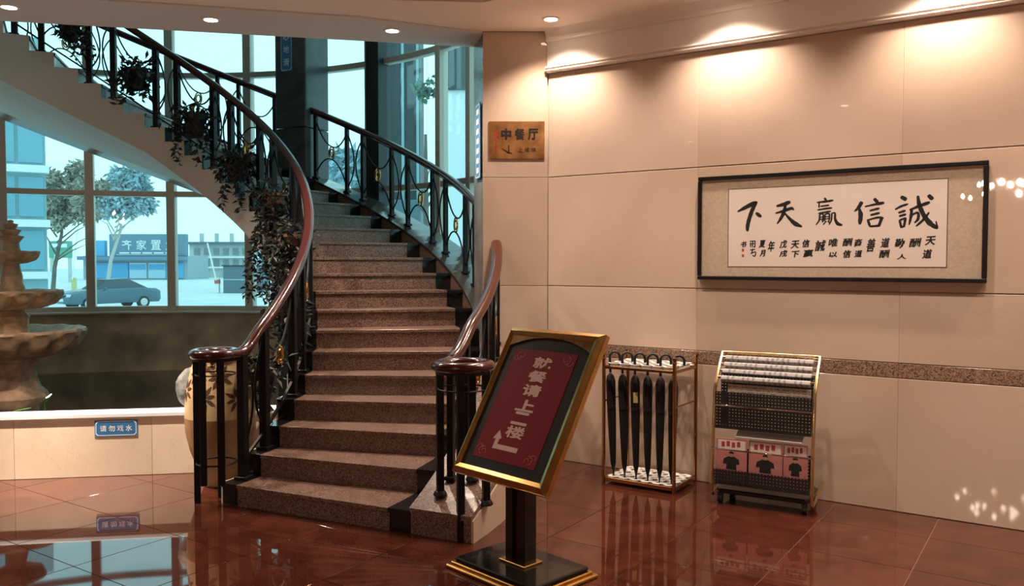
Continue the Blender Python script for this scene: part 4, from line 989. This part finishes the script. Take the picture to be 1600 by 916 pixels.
# teal building on the left
Y = 29.0; xb = 0; xa, xb = at_depth(-260, 0, Y).x, at_depth(66, 0, Y).x
tb = thing('teal_building', 'teal glass building at the left beyond the fountain', 'building', (xb, Y, GZ), R_(30)); xa -= xb; xb = 0.0
H_ = at_depth(0, 60, Y).z - GZ
MB().box(((xa + xb) / 2, 2, H_ / 2), (xb - xa, 4, H_)).build('wall', 'teal_wall', tb)
for yy in (150, 266, 350, 430):
    MB().box(((xa + xb) / 2, -.1, at_depth(0, yy, Y).z - GZ), (xb - xa + .2, .5, px(Y, 11))).build('floor_band', 'shop_white', tb)
for r_, (ya, yb) in enumerate(((160, 258), (275, 342), (358, 424))):
    for i in range(10):
        xx = xb - .45 - i * .85
        MB().box((xx, -.03, at_depth(0, (ya + yb) / 2, Y).z - GZ), (.74, .08, px(Y, yb - ya - 6))).build('window_pane', 'teal_pane', tb)
# buildings seen through the right-hand panes
Y = 17.0
db = thing('dark_building', 'dark neighbouring facade close behind the right-hand windows', 'building', (0, Y, GZ))
xa, xb = at_depth(594, 0, Y).x, at_depth(655, 0, Y).x
MB().box(((xa + xb) / 2, .4, 5), (xb - xa, .8, 10)).build('wall', 'dark_facade', db)
MB().box(((xa + xb) / 2 + .05, -.15, 3.1), (.8, .35, .9)).build('air_unit', 'hut_dark', db, .02)
for i in range(3): MB().box((xa + .15 + i * .3, -.03, 5), (.05, .06, 10)).build('rib', 'teal_wall', db)
Y = 24.0
wb = thing('pale_building', 'pale plain building with dark eave at the far right of the glazing', 'building', (0, Y, GZ))
xa, xb = at_depth(684, 0, Y).x, at_depth(800, 0, Y).x; hh = at_depth(0, 141, Y).z - GZ
MB().box(((xa + xb) / 2, 1.5, hh / 2), (xb - xa, 3, hh)).build('wall', 'shop_white', wb)
MB().box(((xa + xb) / 2 - .3, 1.4, hh + .9), (1.5, 3.0, 1.8)).build('eave', 'dark_facade', wb)
# trees
def tree(p, h, crown_c, crown_r, nleaf, lsize, mat, bark, label, lean=0.0, tr=.16):
    root = thing('tree', label, 'tree', p, 0, 'trees outside the windows')
    m = MB(); rnd = random.Random(int(p[0] * 10) + nleaf)
    m.tube([(0, 0, 0), (lean * .3, 0, h * .3), (lean, 0, h * .6), (lean * 1.2, 0, h * .85)], tr, 7, False, [1.2, 1, .75, .4])
    for i in range(9):
        a = rnd.uniform(0, 2 * pi); z = h * rnd.uniform(.35, .7); L = crown_r * rnd.uniform(.5, .95)
        m.tube([(lean * z / h, 0, z), (lean + L * .5 * cos(a), L * .5 * sin(a), z + L * .55), (lean + L * cos(a), L * sin(a), z + L * .8)], tr * .45, 5, False, [1, .6, .25])
    m.build('trunk', bark, root, 0, 60)
    m = MB(); C0 = Vector(crown_c)
    blobs = [(C0 + Vector((rnd.gauss(0, crown_r * .42), rnd.gauss(0, crown_r * .35), rnd.gauss(0, crown_r * .28))), crown_r * rnd.uniform(.18, .38)) for _ in range(16)]
    for _ in range(nleaf):
        c_, r_ = blobs[rnd.randrange(16)]
        d = Vector((rnd.gauss(0, 1), rnd.gauss(0, 1), rnd.gauss(0, 1))).normalized(); q = c_ + d * r_ * rnd.random() ** .4
        e = Vector((rnd.uniform(-1, 1), rnd.uniform(-1, 1), rnd.uniform(-1, .5)))
        m.add(*leaf_verts(q, e, Vector((rnd.uniform(-1, 1), rnd.uniform(-1, 1), rnd.uniform(-1, 1))), lsize * rnd.uniform(.6, 1.4), lsize * .6))
    m.build('crown', mat, root, 0, None, 'stuff')
def tree_px(x, yb, Yd, cx0, cy0, rpx, n, ls, mat, bark, label, tr=.16):
    b = Vector((at_depth(x, 400, Yd).x, Yd, GZ)); c_ = at_depth(cx0, cy0, Yd) - b; tree(b, c_.z, c_, px(Yd, rpx), n, ls, mat, bark, label, c_.x * .6, tr)
tree_px(80, 0, 50, 106, 296, 60, 8000, .34, 'crown_brown', 'bark', 'brownish tree left of the first mullion, thin dark trunk', .12)
tree_px(166, 0, 70, 202, 300, 58, 8000, .48, 'crown_grey', 'bark_white', 'grey-green tree above the shop with a pale forked trunk', .15)
tree_px(545, 0, 38, 545, 268, 42, 1800, .5, 'crown_grey', 'bark', 'pale leafy tree behind the outer railing right of the dark pillar', .14)
tree_px(668, 0, 15.5, 664, 140, 24, 260, .11, 'crown_green', 'bark', 'slim dark tree between the neighbouring facades', .07)
# parked car
cpz = gp(170, 482); car = thing('car', 'dark sedan parked outside beyond the pond windows', 'car', (cpz.x, cpz.y, GZ), R_(-38))
prof = [(-2.25, .35), (-2.28, .62), (-2.15, .82), (-1.3, .95), (-.75, 1.0), (1.35, 1.02), (2.05, .98), (2.28, .85), (2.30, .45), (2.2, .30), (-2.1, .28)]
m = MB(); n = len(prof)
rows = [(-.90, .93, 0), (-.84, 1.0, .0), (.84, 1.0, .0), (.90, .93, 0)]
vs = []
for x, s_, dz in rows: vs += [(x, y * s_, z) for y, z in prof]
fs = [tuple(range(n)), tuple(range(3 * n, 4 * n))[::-1]]
for r_ in range(3): fs += [(r_ * n + i, r_ * n + (i + 1) % n, (r_ + 1) * n + (i + 1) % n, (r_ + 1) * n + i) for i in range(n)]
m.add(vs, fs).build('body', 'car_paint', car, .03, 40)
cab = [(-1.0, .97), (-.35, 1.42), (.75, 1.46), (1.65, 1.0)]
vs = [(-.78, y, z) for y, z in cab] + [(.78, y, z) for y, z in cab]
for i in (1, 2): vs[i] = (-.60, *vs[i][1:]); vs[i + 4] = (.60, *vs[i + 4][1:])
MB().add(vs, [(0, 1, 2, 3), (7, 6, 5, 4), (0, 4, 5, 1), (1, 5, 6, 2), (2, 6, 7, 3), (3, 7, 4, 0)]).build('cabin_glass', 'car_glass', car, .02)
MB().add([(-.60, -.35, 1.425), (.60, -.35, 1.425), (.60, .75, 1.465), (-.60, .75, 1.465), (-.56, -.30, 1.46), (.56, -.30, 1.46), (.56, .70, 1.50), (-.56, .70, 1.50)], [(4, 5, 6, 7), (0, 1, 5, 4), (1, 2, 6, 5), (2, 3, 7, 6), (3, 0, 4, 7)]).build('roof', 'car_paint', car)
for sx in (-1, 1):
    for y in (-1.4, 1.35):
        wh = MB().tube([(sx * .70, y, .31), (sx * .91, y, .31)], .31, 18).build('wheel', 'tyre', car, .02, 40)
        MB().tube([(sx * .90, y, .31), (sx * .92, y, .31)], .19, 12).build('hub_cap', 'chrome', wh)
    MB().box((sx * .66, -2.20, .70), (.36, .12, .14)).build('headlight', 'car_light', car, .02)
    MB().box((sx * .98, -.62, 1.02), (.16, .10, .12)).build('mirror', 'car_paint', car, .02)
MB().box((0, -2.27, .48), (.44, .03, .13)).build('number_plate', 'shop_white', car)
MB().box((0, -2.25, .66), (.7, .05, .12)).build('grille', 'tyre', car)
